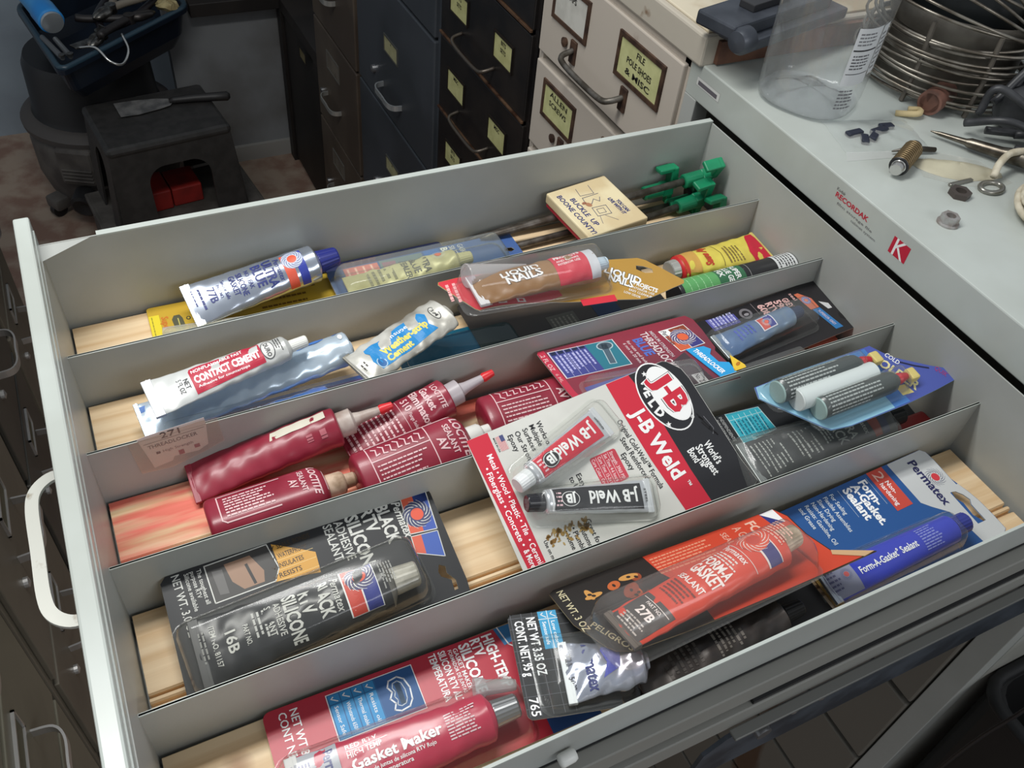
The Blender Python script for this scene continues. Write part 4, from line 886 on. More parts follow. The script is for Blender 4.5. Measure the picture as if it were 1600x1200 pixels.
# red thread locker card
F = Frame((.3700, .3105, .0360), (-.0369, -.9857, .1243), (.9993, -.0364, .0061))
t = flat_thing('carded_threadlocker', 'red thread locker card with blue table, lying over the bottles in the stained bay', 'threadlocker', F, (30, 60))
c = card(F, [(0, 1), (3, -1), (62, 1), (88, 6), (96, 30), (97, 148), (85, 150), (56, 149), (52, 152), (24, 156), (8, 157), (0, 153)], mat((146, 50, 66), .35, 0, (116, 52, 66), 9, coat=.3), 'backing_card', t, .7, back=mat((190, 186, 176), .7))
a = Art(); a.poly([(0.2, 1), (3, -.8), (62, 1.2), (88, 6.2), (90, 12), (60, 7), (.2, 6.6)], (190, 48, 72), 1); a.t('.2 FL OZ', 5, .6, 4, 24, (230, 190, 190)); a.t('6 ML', 34, 1.6, 3, 12, (220, 160, 160))
a.poly([(4, 8), (43, 8), (46, 70.5), (7.4, 71.5)], (226, 220, 222), 2); a.poly([(4.8, 8.8), (42.4, 8.8), (45.2, 69.8), (8, 70.6)], (66, 70, 138), 3); a.poly([(6.4, 44), (44, 44), (45.2, 69.8), (8, 70.6)], (44, 118, 136), 4)
for k in range(5): a.rect(5.2+k*.3, 10+k*7, 10, 15+k*7, (30, 40, 70), 4); a.line([(5, 9+k*7), (42, 9+k*7)], .3, (190, 190, 214), 5)
a.barsv(12, 10, 36, 43, 1, W_, 5) if False else a.bars(12, 11, 38, 43, 8, (176, 176, 220), lv=5)
a.line([(14, 60), (36, 56)], 7, (170, 190, 196), 5); a.line([(14, 60), (36, 56)], 5.4, (76, 96, 110), 6); a.ell(14, 60.4, 6, 8, (170, 190, 196), 5); a.ell(14, 60.4, 4.8, 6.8, (70, 84, 96), 6)
a.t('MEDIUM STRENGTH', 10, 108, 3.4, 40, (210, 196, 200)); a.t('THREADLOCKER', 9, 98.6, 7.4, 62, (222, 206, 208), b=.02); a.t('BLUE', 15, 88, 9, 26, (84, 110, 190), b=.04); a.t('for nuts and bolts', 15, 81.6, 3, 36, (222, 200, 204)); a.t('6 mm to 20 mm', 17, 77, 3, 30, (222, 200, 204))
a.poly([(13, 116), (46.4, 119.4), (43.6, 147), (11.4, 144)], W_, 2); a.poly([(13.8, 126), (22, 126.8), (21, 144), (12.2, 143.4)], (140, 66, 44), 3); a.poly([(22, 118), (45.6, 120), (44.6, 132), (22, 131)], (206, 96, 62), 3); a.poly([(22, 131.6), (44.4, 132.6), (43, 146.2), (21, 144.6)], (60, 58, 126), 3)
a.ell(28, 133, 11.5, 11.5, (96, 84, 120), 4); a.swirl(28, 133, 12.5, (222, 100, 62), W_, 5); a.t('Permatex', 14, 118, 5, 22, (60, 50, 60), sh=.2, lv=4)
a.poly([(59, 16.6), (68, 16), (66, 70), (56, 68.6)], (78, 84, 160), 2); a.t('NYLON', 60, 40, 3, 6, W_) if False else None
a.rect(78, 110, 92, 120, (190, 186, 186), 2); a.t('No. 22', 79, 112, 5, 12, (60, 50, 54), lv=3); a.poly([(60, 96), (97, 96), (97, 126), (48, 122)], (70, 56, 62), 1)
a.build(F, c)
blister(F, t, 74, 66, 30, 26, 104, 14, 9, clear(haze=.08), -6, 6)
F2 = Frame(F(0, 0, 1.2), F.X, F.Y)
t2 = flat_thing('threadlocker_card', 'cut-out bright blue card strip with lettering, over the red thread locker card', 'card', F2, (70, 140))
c = card(F2, [(46.3, 124.4), (94.7, 132), (90, 148.4), (76, 150), (72, 142), (60, 141), (54, 146), (48, 142)], mat((46, 160, 220), .35), 'backing_card', t2, .5)
a = Art(); a.t('THREADLOCKER', 50, 129, 5, 38, rot=9, b=.03); a.build(F2, c)
c = card(F2, [(67.5, 156.6), (84, 161), (87.5, 160), (88.5, 147)], mat((236, 198, 60), .4), 'yellow_warning_flag', t2, .4)
a = Art(); a.ell(81, 156, 1.6, 3.2, (190, 120, 30), 2, .6); a.build(F2, c)

# black card with the blue tube
F = Frame((.5112, .2985, .0245), (.0821, -.9905, -.1101), (.9966, .0816, .0091))
t = flat_thing('carded_sealant_tube', 'black card with small blue tube and pale pink letters, right of the stained bay', 'sealant', F, (30, 80))
c = card(F, rrect(-2, 0, 66, 182, 4), mat((26, 23, 27), .5, coat=.3), 'backing_card', t, .8, back=mat((190, 186, 176), .7))
a = Art(); a.t('.22 FL OZ', -1, 22, 3.4, 14, (190, 150, 146)); a.t('6.5 ML', 1, 17, 3.4, 11, (190, 150, 146)); a.poly([(-1, 37), (14, 37.5), (15, 69.5), (3, 69)], (84, 84, 160), 1)
for k in range(5): a.line([(0, 40+k*6), (14, 40.4+k*6)], .4, (190, 190, 230), 2)
a.bars(0, 40, 14, 68, 7, (190, 190, 226), lv=2); a.ell(8, 81, 6.6, 7, (120, 116, 120), 1); a.ell(8, 81, 4, 4.4, (34, 30, 34), 2); a.ell(9, 81, 1.6, 3, (150, 146, 150), 3)
a.line([(-1, 93.8), (14, 94)], .4, (160, 150, 150)); 
a.t('608', 4, 98, 8, 15, (226, 180, 176), b=.04) ; a.t('RTV', 5, 108, 8, 14, (226, 180, 176), b=.04); a.t('598', 6, 118, 8, 14, (226, 180, 176), b=.04); a.t('GREY', 7, 128, 7, 13, (226, 180, 176), b=.03); a.t('seal', 4, 140, 4, 10, (226, 180, 176))
a.poly([(7, 145), (30, 148), (30.5, 158.6), (18, 159), (7, 150)], (206, 110, 80), 2); a.ell(18, 152, 5, 5, (96, 100, 170), 3); a.swirl(18, 152, 5, (226, 130, 100), W_, 4)
a.poly([(30.6, 149.6), (60, 154.6), (60.4, 164), (31, 158.6)], (50, 120, 180), 2); a.t('SUPERIOR GREY', 34, 153.4, 3.2, 22, (214, 190, 200), rot=9); a.poly([(24, 163), (36, 166), (36.5, 171), (30, 171.5)], (206, 206, 206), 2); a.poly([(44, 172), (50, 170), (54, 174), (48, 177)], (14, 12, 14), 2)
a.build(F, c)
T = TubeMap(F(36, 24, 6), F(35, 107, 13), F.N, 28, 21, 1.8, .9, wr=.2)
squeeze(t, T, mat((96, 124, 166), .28, .3, (128, 146, 164), 26, .1, 60), (6.4, 5.6, 12, mat((44, 56, 84), .35)), (4, mat((170, 176, 180), .3, .4)), 4, 'sealant_tube')
a = Art(); a.rect(-9, 46, 7, 62, (222, 220, 226), 1); a.rect(-8, 47, 6, 54, (200, 80, 70), 2); a.rect(-8, 54, 6, 61, (60, 64, 140), 2); a.swirl(-1, 54, 5, (226, 100, 80), W_, 3); a.bars(-9, 20, 6, 40, 5, (70, 90, 180)); a.build(T, t, 'printed_artwork', cutu=2)
blister(F, t, 36, 76, 36, 32, 124, 23.5, 8, clear(haze=.05), 0, 7)
F = Frame((.535, .258, .006), (0, -1, .05), (1, 0, .0))
t = flat_thing('plastic_package', 'tan tinted clear package beneath the black card, against the fourth divider', 'package', F, (20, 60))
c = card(F, rrect(0, 0, 42, 104, 6), mat((176, 140, 120), .5, 0, (150, 112, 96), 20), 'backing_card', t, .8)
blister(F, t, 22, 50, 26, 30, 84, 12, 7, clear(haze=.1))

# ------------------------------------------------------------ bay four
t = thing('glue_tube', 'silvery light blue foil tube with rounded end, under the contact cement', 'tube', (.135, .37, .012))
T = TubeMap((.0445, .3640, .0180), (.2200, .3760, .0330), (0, -.35, 1), 36, 30, 3, .8, .8, .3, 11)
squeeze(t, T, mat((186, 204, 220), .24, .45, (206, 218, 228), 14, .3, 45), None, (3, mat((170, 190, 206), .25, .6)), 2, 'foil_tube')
a = Art(); a.poly([(-16, 0), (-9, 0), (-9, 120), (-15, 170), (-19, 174)], (70, 118, 190), 1); a.ell(-8, 172, 3, 2, W_, 2) ; a.build(T, t, 'printed_artwork', cutu=2)
t = thing('glue_tube', 'deep blue tube with purple edge and white cap, against the third divider', 'tube', (.135, .34, .001))
F = Frame((.046, .3640, .0045), (.0, -1, -.03), (1, .0, .0))
c = card(F, rrect(-4, 0, 48, 194, 3), mat((48, 104, 200), .35, 0, (60, 60, 140), 12, coat=.4), 'backing_card', t, .6)
a = Art(); a.poly([(0, 1), (5, 1), (9, 60), (6, 181), (0, 181)], (110, 72, 160), 1); a.build(F, c)
T = TubeMap((.060, .3420, .0085), (.1900, .3440, .0150), (0, 0, 1), 26, 20, 2, .9, .8, .3, 2)
squeeze(t, T, mat((46, 110, 190), .22, .3, (90, 120, 200), 20, .2, 50), (4.5, 4, 16, WHITEPL), None, 4, 'glue_tube_body')
a = Art(); a.swirl(-3, 84, 5, (214, 90, 70), W_, 3); a.bars(-9, 60, 4, 78, 3, (190, 200, 226)); a.build(T, t, 'printed_artwork', cutu=2)
blister(F, t, 20, 96, 34, 32, 170, 20.5, 8, clear(haze=.05, bump=.6, bsc=50))
# contact cement
t = thing('contact_cement_tube', 'white tube with red printed band, lying on the silvery blue tube', 'tube', (.11, .365, .036))
T = TubeMap((.0555, .3590, .0470), (.1660, .3720, .0540), (0, -.25, 1), 34, 22, 1.8, .85, .8, .25, 7)
squeeze(t, T, mat((206, 208, 206), .35, .1, (180, 180, 176), 20, .1, 60), (5, 4.6, 15, WHITEPL), (7, mat((200, 202, 204), .35, .2)), 5, 'tube_body')
a = Art(); a.poly([(-13, 34), (14, 34), (10, 92), (-12, 92)], (184, 36, 62), 1); a.t('CONTACT CEMENT', 3.4, 36, 6.6, 54, rot=90, b=.04); a.t('NONFLAMMABLE FAST', -6.5, 36, 3.6, 42, rot=90, b=.02); a.t('Adhesive for countertops', 8, 37, 2.4, 42, rot=90)
a.ell(0, 97, 9, 5.4, (50, 50, 56), 2); a.ell(0, 97, 8.2, 4.7, (214, 214, 210), 3); a.t('DURO', 6.4, 98.6, 3.4, 12, (40, 40, 46), rot=180, lv=4, b=.03); a.it.pop(); a.t('DURO', -6.5, 95.2, 3.4, 13, (40, 40, 46), 0, 4, .03)
a.t('5 FL OZ', -6, 23, 4, 14, (60, 60, 64)); a.t('NET', -4, 28, 4, 9, (60, 60, 64)); a.bars(-8, 103, 6, 109, 3, (70, 70, 70)); a.build(T, t, 'printed_artwork', cutu=2)
# weatherstrip cement, a flattened crumpled tube
t = thing('weatherstrip_cement_tube', 'crumpled white tube with blue label and yellow lettering, beside the red and gold package', 'tube', (.262, .355, .03))
T = TubeMap((.2170, .3390, .0400), (.3080, .3740, .0480), (0, -.1, 1), 38, 38, 9, .36, 1, .45, 5)
b_ = squeeze(t, T, mat((206, 204, 196), .35, .2, (150, 146, 136), 26, .5, 60), None, (6, mat((176, 172, 160), .4, .2, (120, 116, 104), 60)), 4, 'tube_body')
a = Art(); a.poly([(-12, 12), (-4, 16), (4, 13), (15, 16), (16, 46), (13, 80), (4, 76), (-6, 80), (-14, 74), (-12, 40)], (30, 132, 196), 1)
a.t('Weather-strip', 4.6, 25, 7, 50, (226, 210, 96), 90, 3, .045); a.t('Cement', 13, 25, 7, 27, (226, 210, 96), 90, 3, .045); a.t('Trim', -5, 30, 4.6, 14, W_, 90, 3, .02); a.t('super', -5, 45, 4.6, 18, W_, 90, 3, .01)
a.ell(9, 19, 6, 4.4, (170, 200, 220), 2); a.ell(9, 19, 5, 3.4, (40, 100, 160), 3); a.ell(-2, 88, 8, 4, (60, 60, 60), 2); a.ell(-2, 88, 7, 3.2, (206, 204, 196), 3); a.t('3M', -7, 86.4, 3.4, 9, (50, 50, 50), lv=4)
a.bars(-10, 2, 10, 9, 2, (70, 66, 60)); a.build(T, t, 'printed_artwork', cutu=2, cutv=3)
# teal package under it
F = Frame((.262, .3860, .0120), (.0, -1, -.03), (1, .06, 0))
t = flat_thing('plastic_package', 'glossy teal package with bright glare, at the bottom of the fourth bay', 'package', F, (20, 60))
c = card(F, rrect(0, 0, 66, 160, 5), mat((30, 122, 152), .25, 0, (22, 90, 120), 10, coat=.6), 'backing_card', t, .8)
blister(F, t, 30, 60, 46, 42, 110, 9, 7, clear((200, 232, 240), .02, .05, .5, 30), 0, 8)
F = Frame((.338, .4140, .0150), (-.0, -1, -.03), (1, .0, 0))
t = flat_thing('plastic_package', 'dark brown package with faded print, under the red and gold card', 'package', F, (40, 60))
c = card(F, rrect(0, 0, 92, 200, 5), mat((64, 54, 46), .4, 0, (44, 40, 38), 10, coat=.4), 'backing_card', t, .8)
a = Art(); a.rect(44, 74, 80, 104, (104, 104, 98), 1); a.bars(48, 76, 78, 102, 6, (150, 150, 140)); a.rect(40, 124, 84, 150, (34, 66, 110), 1); a.build(F, c)
# liquid nails
def lb(u, v): return 4*math.sin(max(0, min(1, v/215))*math.pi*2)*(.4+u/60)+2.5*math.sin(v*.05)
F = Frame((.3107, .3976, .0635), (-.1204, -.9896, -.0492), (.9927, -.1201, -.0196), lb)
t = flat_thing('carded_adhesive_tube', 'brown and red adhesive tube on a buckled red and gold card, lying over the divider', 'adhesive', F, (24, 100))
hang = [(10, 193), (15, 191), (21, 198), (22, 206), (17, 207), (12, 200)]
c = card(F, [(0, 1), (3, 0), (44, 22), (47, 25), (43, 93), (46, 120), (53.3, 181), (52, 192), (41.8, 229), (38, 231), (18, 217), (4, 206), (0, 199)], mat((180, 138, 60), .5, coat=.3), 'backing_card', t, .7, holes=[hang], step=8, back=mat((196, 190, 176), .7))
a = Art(); rdL = (206, 44, 60); a.poly([(0.4, 1.4), (3, .6), (44, 22.4), (46.6, 25.4), (43, 88), (36, 108), (.4, 100)], rdL, 1)
a.t('LIQUID', 15, 157, 9, 36, (40, 36, 34), 56, 2, .07); a.t('NAILS', 25, 157, 9, 24, (40, 36, 34), 56, 2, .07); a.t('LIQUID', 15, 157, 9, 36, W_, 56, 4, .035); a.t('NAILS', 25, 157, 9, 24, W_, 56, 4, .035); a.t('PROJECTS', 34, 180, 5.4, 23, W_, 52, 3, .04); a.t('INTERIOR USE', 38, 176, 3, 22, W_, 54, 3, .01); a.t('EASY CLEANUP', 41, 172, 3, 22, W_, 54, 3, .01); a.t('LOW ODOR', 43, 166, 3, 16, W_, 54, 3, .01); a.rect(44, 122, 52, 156, rdL, 1)
for k, (u, v) in enumerate(((41, 30), (40, 44), (40, 62))): a.rect(u-3, v, u+2.4, v+8, W_, 2); a.rect(u-1.8, v+2, u+1.2, v+6, rdL, 3)
a.bars(6, 4, 36, 16, 2, (236, 170, 170)); a.build(F, c, cutv=8, cutu=9)
T = TubeMap(F(31, 24, 8), F(20, 140, 15.5), F.N, 36, 33, 2.4, .8, wr=.25, seed=12)
squeeze(t, T, mat((142, 104, 62), .32, 0, (156, 120, 80), 18, .1, 60), (6.4, 5.6, 11, mat((190, 208, 220), .35)), (8, mat((226, 226, 226), .45)), 5, 'adhesive_tube', mat((214, 218, 222), .3))
a = Art(); a.rect(-25, 76, 25, 108, (206, 44, 66), 1); a.rect(-25, 108, 25, 117, (206, 210, 214), 1); a.t('LIQUID', -3.6, 28, 7.4, 36, (40, 36, 34), 90, 2, .06); a.t('NAILS', 5.4, 30, 8.4, 34, (40, 36, 34), 90, 2, .06)
a.t('LIQUID', -3.6, 28, 7.4, 36, W_, 90, 4, .03); a.t('NAILS', 5.4, 30, 8.4, 34, W_, 90, 4, .03); a.t('PROJECTS', -8, 80, 4.6, 25, W_, 90, 3, .04)
for k in range(2): a.t(('AND REPAIRS', 'INTERIOR USE')[k], -2.6+k*4, 80, 2.6, 22, W_, 90)
a.build(T, t, 'printed_artwork', cutu=2)
blister(F, t, 24, 84, 42, 42, 142, 30, 11, clear((252, 251, 251), .07, .09, .5, 60), 5, 9)
n = MB(); A = F(13, 22, 12); B = F(2, 84, 9); ax = (B-A).normalized()
n.lathe([(.0105, 0), (.0110, .001), (.0095, .010), (.0022, .062), (.0002, .063)], clear((244, 236, 244), .42, .2), A, ax, 24); n.build('spare_nozzle', t, auto=True)
# yellow tube
t = thing('adhesive_tube', 'yellow tube with red crimped end and red script, beside the black and green tube', 'tube', (.62, .385, .001))
T = TubeMap((.6830, .3870, .0180), (.5720, .3840, .0190), (0, -.1, 1), 43, 30, 3, .85, .8, .22, 4)
squeeze(t, T, mat((226, 210, 92), .35, 0, (210, 190, 84), 26, .25, 50), (11, 10.5, 9, mat((190, 188, 182), .35, .5)), (3, mat((206, 190, 110), .4)), 4, 'tube_body', mat((196, 40, 44), .4))
a = Art(); a.poly([(-24, 2), (24, 2), (24, 12), (4, 20), (-6, 24), (-24, 24)], (196, 34, 58), 1); a.rect(-24, T.L-5, 24, T.L, (200, 60, 46), 1); a.t('Saue Apr', -14, 76, 9, 34, (190, 70, 44), b=.05, sh=.3); a.line([(-18, 63), (0, 60), (16, 64)], .6, (96, 76, 50)); a.bars(-16, 34, 12, 56, 5, (130, 110, 60)); a.poly([(-20, 92), (20, 88), (18, 106), (-16, 106)], (206, 160, 80), 1)
a.build(T, t, 'printed_artwork', cutu=2)
# black and green tube
t = thing('adhesive_tube', 'black round tube with green label and white barcode end, against the divider at right', 'tube', (.62, .345, .001))
P0 = V((.545, .3490, .0175)); P1 = V((.6950, .3480, .0175)); ax = (P1-P0).normalized()
g = MB(); g.lathe([(.0002, 0), (.0150, 0), (.0155, .001), (.0155, .147), (.0120, .150), (.0075, .151)], mat((44, 44, 46), .3), P0, ax, 32); g.build('tube_body', t, auto=True)
T = TubeMap(P0, P1, (0, 0, 1), 31, 31, 31)
a = Art(); a.rect(-22, 4, 24, 46, (96, 166, 100), 1); a.rect(-22, 46, 24, 78, (56, 110, 76), 1); a.rect(-22, 118, 24, 143, (220, 222, 222), 1); a.line([(-22, 84), (24, 84)], .5, (170, 170, 168)); a.t('SUPER', -10, 66, 6, 20, W_, b=.03); a.t('GLUE GEL', -12, 57, 6, 26, W_, b=.03); a.t('FIX', -8, 48.5, 6, 12, W_, b=.03); a.bars(-12, 8, 14, 40, 4, (150, 206, 150), fill=.12); a.bars(-10, 120, 14, 141, 6, (60, 60, 64))
a.build(T, t, 'printed_artwork', cutu=2)
g = MB(); g.lathe([(.0085, 0), (.0085, .006), (.0060, .009), (.0056, .022), (.0002, .023)], BLACKP, P1, ax, 24); g.build('screw_cap', t, auto=True)

# ------------------------------------------------------------ bay five
F = Frame((.0720, .5190, .0030), (-.0, -.9999, -.00), (1, 0, 0))
F = Frame((.0720, .5195, .0035), (-.03, -.9995, -.006), (.9995, -.03, 0))
t = flat_thing('carded_glue', 'flat yellow card with clear glue stick, under the silver and blue tube', 'glue', F, (40, 90))
YL = mat((206, 176, 60), .4, 0, (196, 160, 52), 12)
c = card(F, rrect(0, 0, 84, 188, 3), YL, 'backing_card', t, .6)
a = Art(); a.rect(12, .4, 84, 9.5, (226, 206, 50), 1); a.bars(14, 2, 60, 4, 1, (150, 140, 40)); a.t('Super', 16, 11, 6, 20, (206, 110, 40), b=.02); a.t('glue', 37, 11, 6, 14, (206, 110, 40)); a.poly([(17, 22), (22, 19.6), (40, 21), (42, 27), (34, 30), (22, 29), (17, 27)], (84, 84, 64), 1); a.line([(22, 25), (38, 25.4)], 1, (190, 180, 100), 2)
for v in (36, 46): a.ell(24, v-2, 2.4, 2, (60, 58, 50), 2); a.ell(24, v-2, 1.4, 1.1, (206, 176, 60), 3); a.ell(38, v-2, 2.4, 2, (60, 58, 50), 2); a.ell(38, v-2, 1.4, 1.1, (206, 176, 60), 3)
a.poly([(38, 158), (50, 160), (60, 176), (52, 180), (44, 170)], (60, 60, 60), 1); a.poly([(46, 160), (56, 160), (66, 176), (60, 178)], (220, 216, 200), 2); a.barsv(8, 100, 36, 160, 3, (120, 90, 30), fill=.3); a.build(F, c)
T = TubeMap((.080, .4760, .0085), (.150, .4640, .0100), (0, 0, 1), 14, 13, 5, .8, .6)
squeeze(t, T, clear((240, 238, 214), .4, .1, .4, 60), (5, 4, 22, mat((130, 124, 100), .4)), None, 5, 'glue_tube', mat((200, 196, 160), .4))
g = MB(); g.lathe([(.0050, 0), (.0056, .002), (.0052, .020), (.0030, .026), (.0026, .044)], mat((206, 110, 80), .4), (.178, .4600, .0110), (1, -.12, 0), 18); g.build('red_band', t, auto=True)
blister(F, t, 57, 66, 22, 18, 118, 13.5, 6, clear((252, 250, 236), .08), -4, 6)
# ultra blue
t = thing('sealant_tube', 'large silver tube with blue lettering and navy cap, leaning on the far drawer wall', 'tube', (.17, .49, .004))
T = TubeMap((.1075, .4860, .0225), (.2270, .4990, .0310), (0, -.5, 1), 42, 36, 2, .95, .8, .12, 6)
squeeze(t, T, mat((192, 200, 214), .2, .8, (176, 184, 200), 20, .08, 40), (10.5, 8.6, 20, mat((32, 40, 120), .35)), (8, SILVER), 5, 'tube_body', SILVER)
a = Art(); B_ = (44, 54, 120); a.t('ULTRA', -16, 73, 8.6, 30, B_, b=.03); a.t('BLUE', -15, 62.5, 8.6, 24, B_, b=.03); a.t('NO LEAK', -13, 55.5, 4, 20, B_); a.t('SILICONE', -13, 47.5, 5.4, 24, B_, b=.02); a.t('GASKET', -13, 40.5, 5.4, 21, B_, b=.02); a.t('Sensor Safe', -12, 33, 3.4, 20, B_); a.t('77B', -9, 19, 7, 15, B_, b=.02); a.t('PART NO.', -9, 28, 3, 14, B_); a.bars(-13, 10, 10, 15, 1, B_); a.bars(-14, 5, 8, 8, 1, B_)
a.t('Permatex', -13, 83.4, 5, 24, B_, sh=.2)
a.rect(-14, 90, 25, 99, (214, 86, 62), 1); a.rect(-14, 102, 25, 110, (44, 60, 160), 1); a.ell(-6, 100, 10, 10, (192, 200, 214), 2); a.swirl(-6, 100, 10.5, (226, 90, 60), (50, 60, 140), 3)
a.build(T, t, 'printed_artwork', cutu=2)
# blue packages
F = Frame((.215, .5190, .0085), (0, -1, -.01), (1, 0, 0))
t = flat_thing('plastic_package', 'dark navy package edge lying against the far wall under the blue card', 'package', F, (10, 60))
c = card(F, rrect(-1, 26, 30, 150, 4), mat((40, 46, 84), .4, coat=.3), 'backing_card', t, .7)
F = Frame((.2390, .5110, .0125), (.0079, -.9975, -.0404), (1, .0079, .0006))
t = flat_thing('carded_sealant_tube', 'worn blue card with pink table and yellowed clear dome, in the far bay', 'sealant', F, (20, 100))
hang = [(29, 183), (33, 182), (36, 188), (34, 193), (30, 191)]
c = card(F, rrect(6, 0, 76, 199, 6), mat((62, 96, 160), .4, 0, (74, 100, 150), 12, coat=.2), 'backing_card', t, .8, holes=[hang], back=mat((190, 186, 176), .7))
a = Art(); a.poly([(7, 17), (8, 52), (30, 51), (28, 16)], (212, 120, 116), 1)
for k in range(4): a.line([(10, 21+k*8), (28, 20.6+k*8)], 2.4, (236, 170, 164), 2); a.line([(10, 21+k*8), (27, 20.6+k*8)], .6, (250, 214, 206), 3)
a.poly([(7, 54), (8, 99), (29, 98), (28, 53)], (110, 130, 140), 1); a.poly([(10, 56), (11, 70), (24, 68), (24, 56)], (150, 110, 130), 2); a.poly([(14, 72), (24, 70), (26, 84), (16, 86)], (80, 90, 110), 2)
a.poly([(7, 101), (8, 117), (28, 118), (28, 101)], (54, 110, 190), 1); a.t('BLUE', 8, 120, 7, 20, W_, b=.03); a.t('SILICONE', 8, 129, 6, 26, (206, 206, 214), b=.02); a.t('GASKET', 8, 138, 6, 20, (200, 200, 206))
a.build(F, c)
T = TubeMap(F(42, 10, 5), F(44, 120, 12), F.N, 36, 27, 2, .8, wr=.4, seed=3)
squeeze(t, T, mat((206, 200, 160), .35, .1, (180, 174, 130), 30, .2, 50), (7, 6, 14, mat((190, 184, 140), .4)), None, 5, 'sealant_tube')
a = Art(); a.t('ULTRA', -14, 76, 7, 26, (96, 96, 90), b=.02); a.t('BLUE', -13, 66, 7, 22, (96, 96, 90), b=.02); a.t('SEALER', -13, 57, 6, 26, (96, 96, 90)); a.swirl(-7, 95, 8, (222, 110, 80), W_, 3); a.bars(-12, 20, 10, 50, 5, (140, 136, 110)); a.build(T, t, 'printed_artwork', cutu=2)
blister(F, t, 40, 90, 46, 42, 176, 24, 10, clear((246, 248, 236), .12, .09, .6, 60), 0, 8)
# match book box
F = Frame((.4800, .5030, .0430), (.70, -.71, -.04), (.71, .70, .0))
t = thing('matchbox', 'cream box printed BUCKLE UP BOONE COUNTY with red underside, lying on the tent stakes', 'box', (.52, .475, .026))
A_, B_, D_ = V((.4820, .5130, .0470)), V((.5560, .5240, .0500)), V((.4900, .4330, .0440))
F = Frame(B_, (D_-A_), (B_-A_)); F = Frame(A_, (D_-A_), (B_-A_)); Wd = (D_-A_).length*1000; Ht = 75
g = MB(); CR = mat((224, 210, 172), .55, 0, (206, 186, 146), 20); g.box(0, 0, -12, Wd, Ht, 0, CR, 1.6, lambda c_: F(c_.x, c_.y, c_.z)); g.build('box_lid', t)
g = MB(); g.box(1, 1, -17, Wd-1, Ht-1, -11, mat((170, 36, 54), .5), 1, lambda c_: F(c_.x, c_.y, c_.z)); g.build('box_base', t)
a = Art(); nb = (44, 52, 110)
a.t('YOU CAN', 42, 60, 4.2, 21, nb, b=.04); a.t('LIVE WITH IT', 36, 54, 4.2, 29, nb, b=.04); a.t('BUCKLE  UP', 20, 16.5, 5.8, 48, nb, b=.02); a.t('BOONE COUNTY!', 10, 6.5, 5.8, 68, nb, b=.02)
lk = (90, 92, 110); a.line([(8, 32), (20, 30), (22, 46), (8, 48)], .6, lk); a.line([(24, 50), (24, 30), (34, 28), (36, 34), (30, 40), (36, 44), (30, 48)], .7, lk); a.line([(42, 30), (56, 28), (58, 44), (44, 46)], .7, lk, 2, True); a.line([(46, 33), (53, 32), (54, 40), (47, 41)], .6, lk, 2, True); a.line([(58, 36), (70, 44)], .5, lk); a.line([(57, 30), (68, 26)], .5, lk)
a.ell(36, 30, 4, 3, (170, 120, 90), 3, .5, 9); a.ell(32, 27, 2, 3, (150, 100, 76), 3, .2, 7); a.build(F, t)
# tent stakes
GR = mat((28, 140, 96), .35, 0, (20, 116, 80), 20); RS = mat((118, 112, 106), .45, .7, (86, 78, 70), 80, .1, 200)
def stake(P0, P1, lab, roll=0):
    P0, P1 = V(P0), V(P1); ax = (P1-P0).normalized(); L = (P1-P0).length
    up = V((math.sin(roll)*.3, math.sin(roll), math.cos(roll))); up = (up-ax*up.dot(ax)).normalized(); sd = ax.cross(up)
    t = thing('tent_stake', lab, 'stake', ((P0.x+P1.x)/2, (P0.y+P1.y)/2, min(P0.z, P1.z)-.004), 'steel stakes with green hooks')
    g = MB(); g.tube([P0-ax*.012, P0, P0+ax*.004, P1], [.0008, .0038, .0040, .0040], RS, 12); g.build('steel_rod', t, smooth=True)
    g = MB(); B = P1-ax*.024; g.lathe([(.0066, 0), (.0080, .001), (.0080, .022), (.0066, .024)], GR, B, ax, 20)
    w_ = .0064
    def arm(c_): return B+ax*c_.x*1.2+up*c_.z*1.2+sd*c_.y
    g.box(.018, -w_, -.006, .030, w_, .006, GR, .0012, arm); g.box(.026, -w_, .000, .034, w_, .022, GR, .0014, arm); g.box(.014, -w_, .018, .030, w_, .0225, GR, .0012, arm); g.box(.024, -w_*.7, -.016, .030, w_*.7, -.004, GR, .0012, arm)
    g.build('green_hook', t)
stake((.405, .5165, .0050), (.632, .5110, .0220), 'green-hooked steel stake with hook standing up against the far drawer wall', .1)
stake((.415, .5020, .0160), (.668, .4920, .0430), 'green-hooked steel stake lying topmost on the others', -.5)
stake((.440, .4900, .0045), (.655, .4930, .0120), 'green-hooked steel stake in the middle of the bundle, under the topmost one', .5)
stake((.435, .4640, .0045), (.656, .4800, .0210), 'green-hooked steel stake nearest the divider, its tip past the cream box', -.2)
stake((.470, .4460, .0045), (.668, .4600, .0060), 'green-hooked steel stake lowest in the bundle, close to the divider', .2)
g = MB(); g.lathe([(.0002, 0), (.011, 0), (.012, .002), (.012, .012), (.011, .014), (.0002, .014)], mat((44, 42, 42), .7, 0, None, 20, .5, 200), (.662, .500, .012), (1, -.2, .2), 24); tag(g.build('black_knob', loc=(.662, .50, .003), auto=True), 'small black ribbed knob among the green stake hooks', 'knob')  # dark ribbed knob, modelled as a short disc
# ------------------------------------------------------------ on the grey cabinet top
ZT = .130
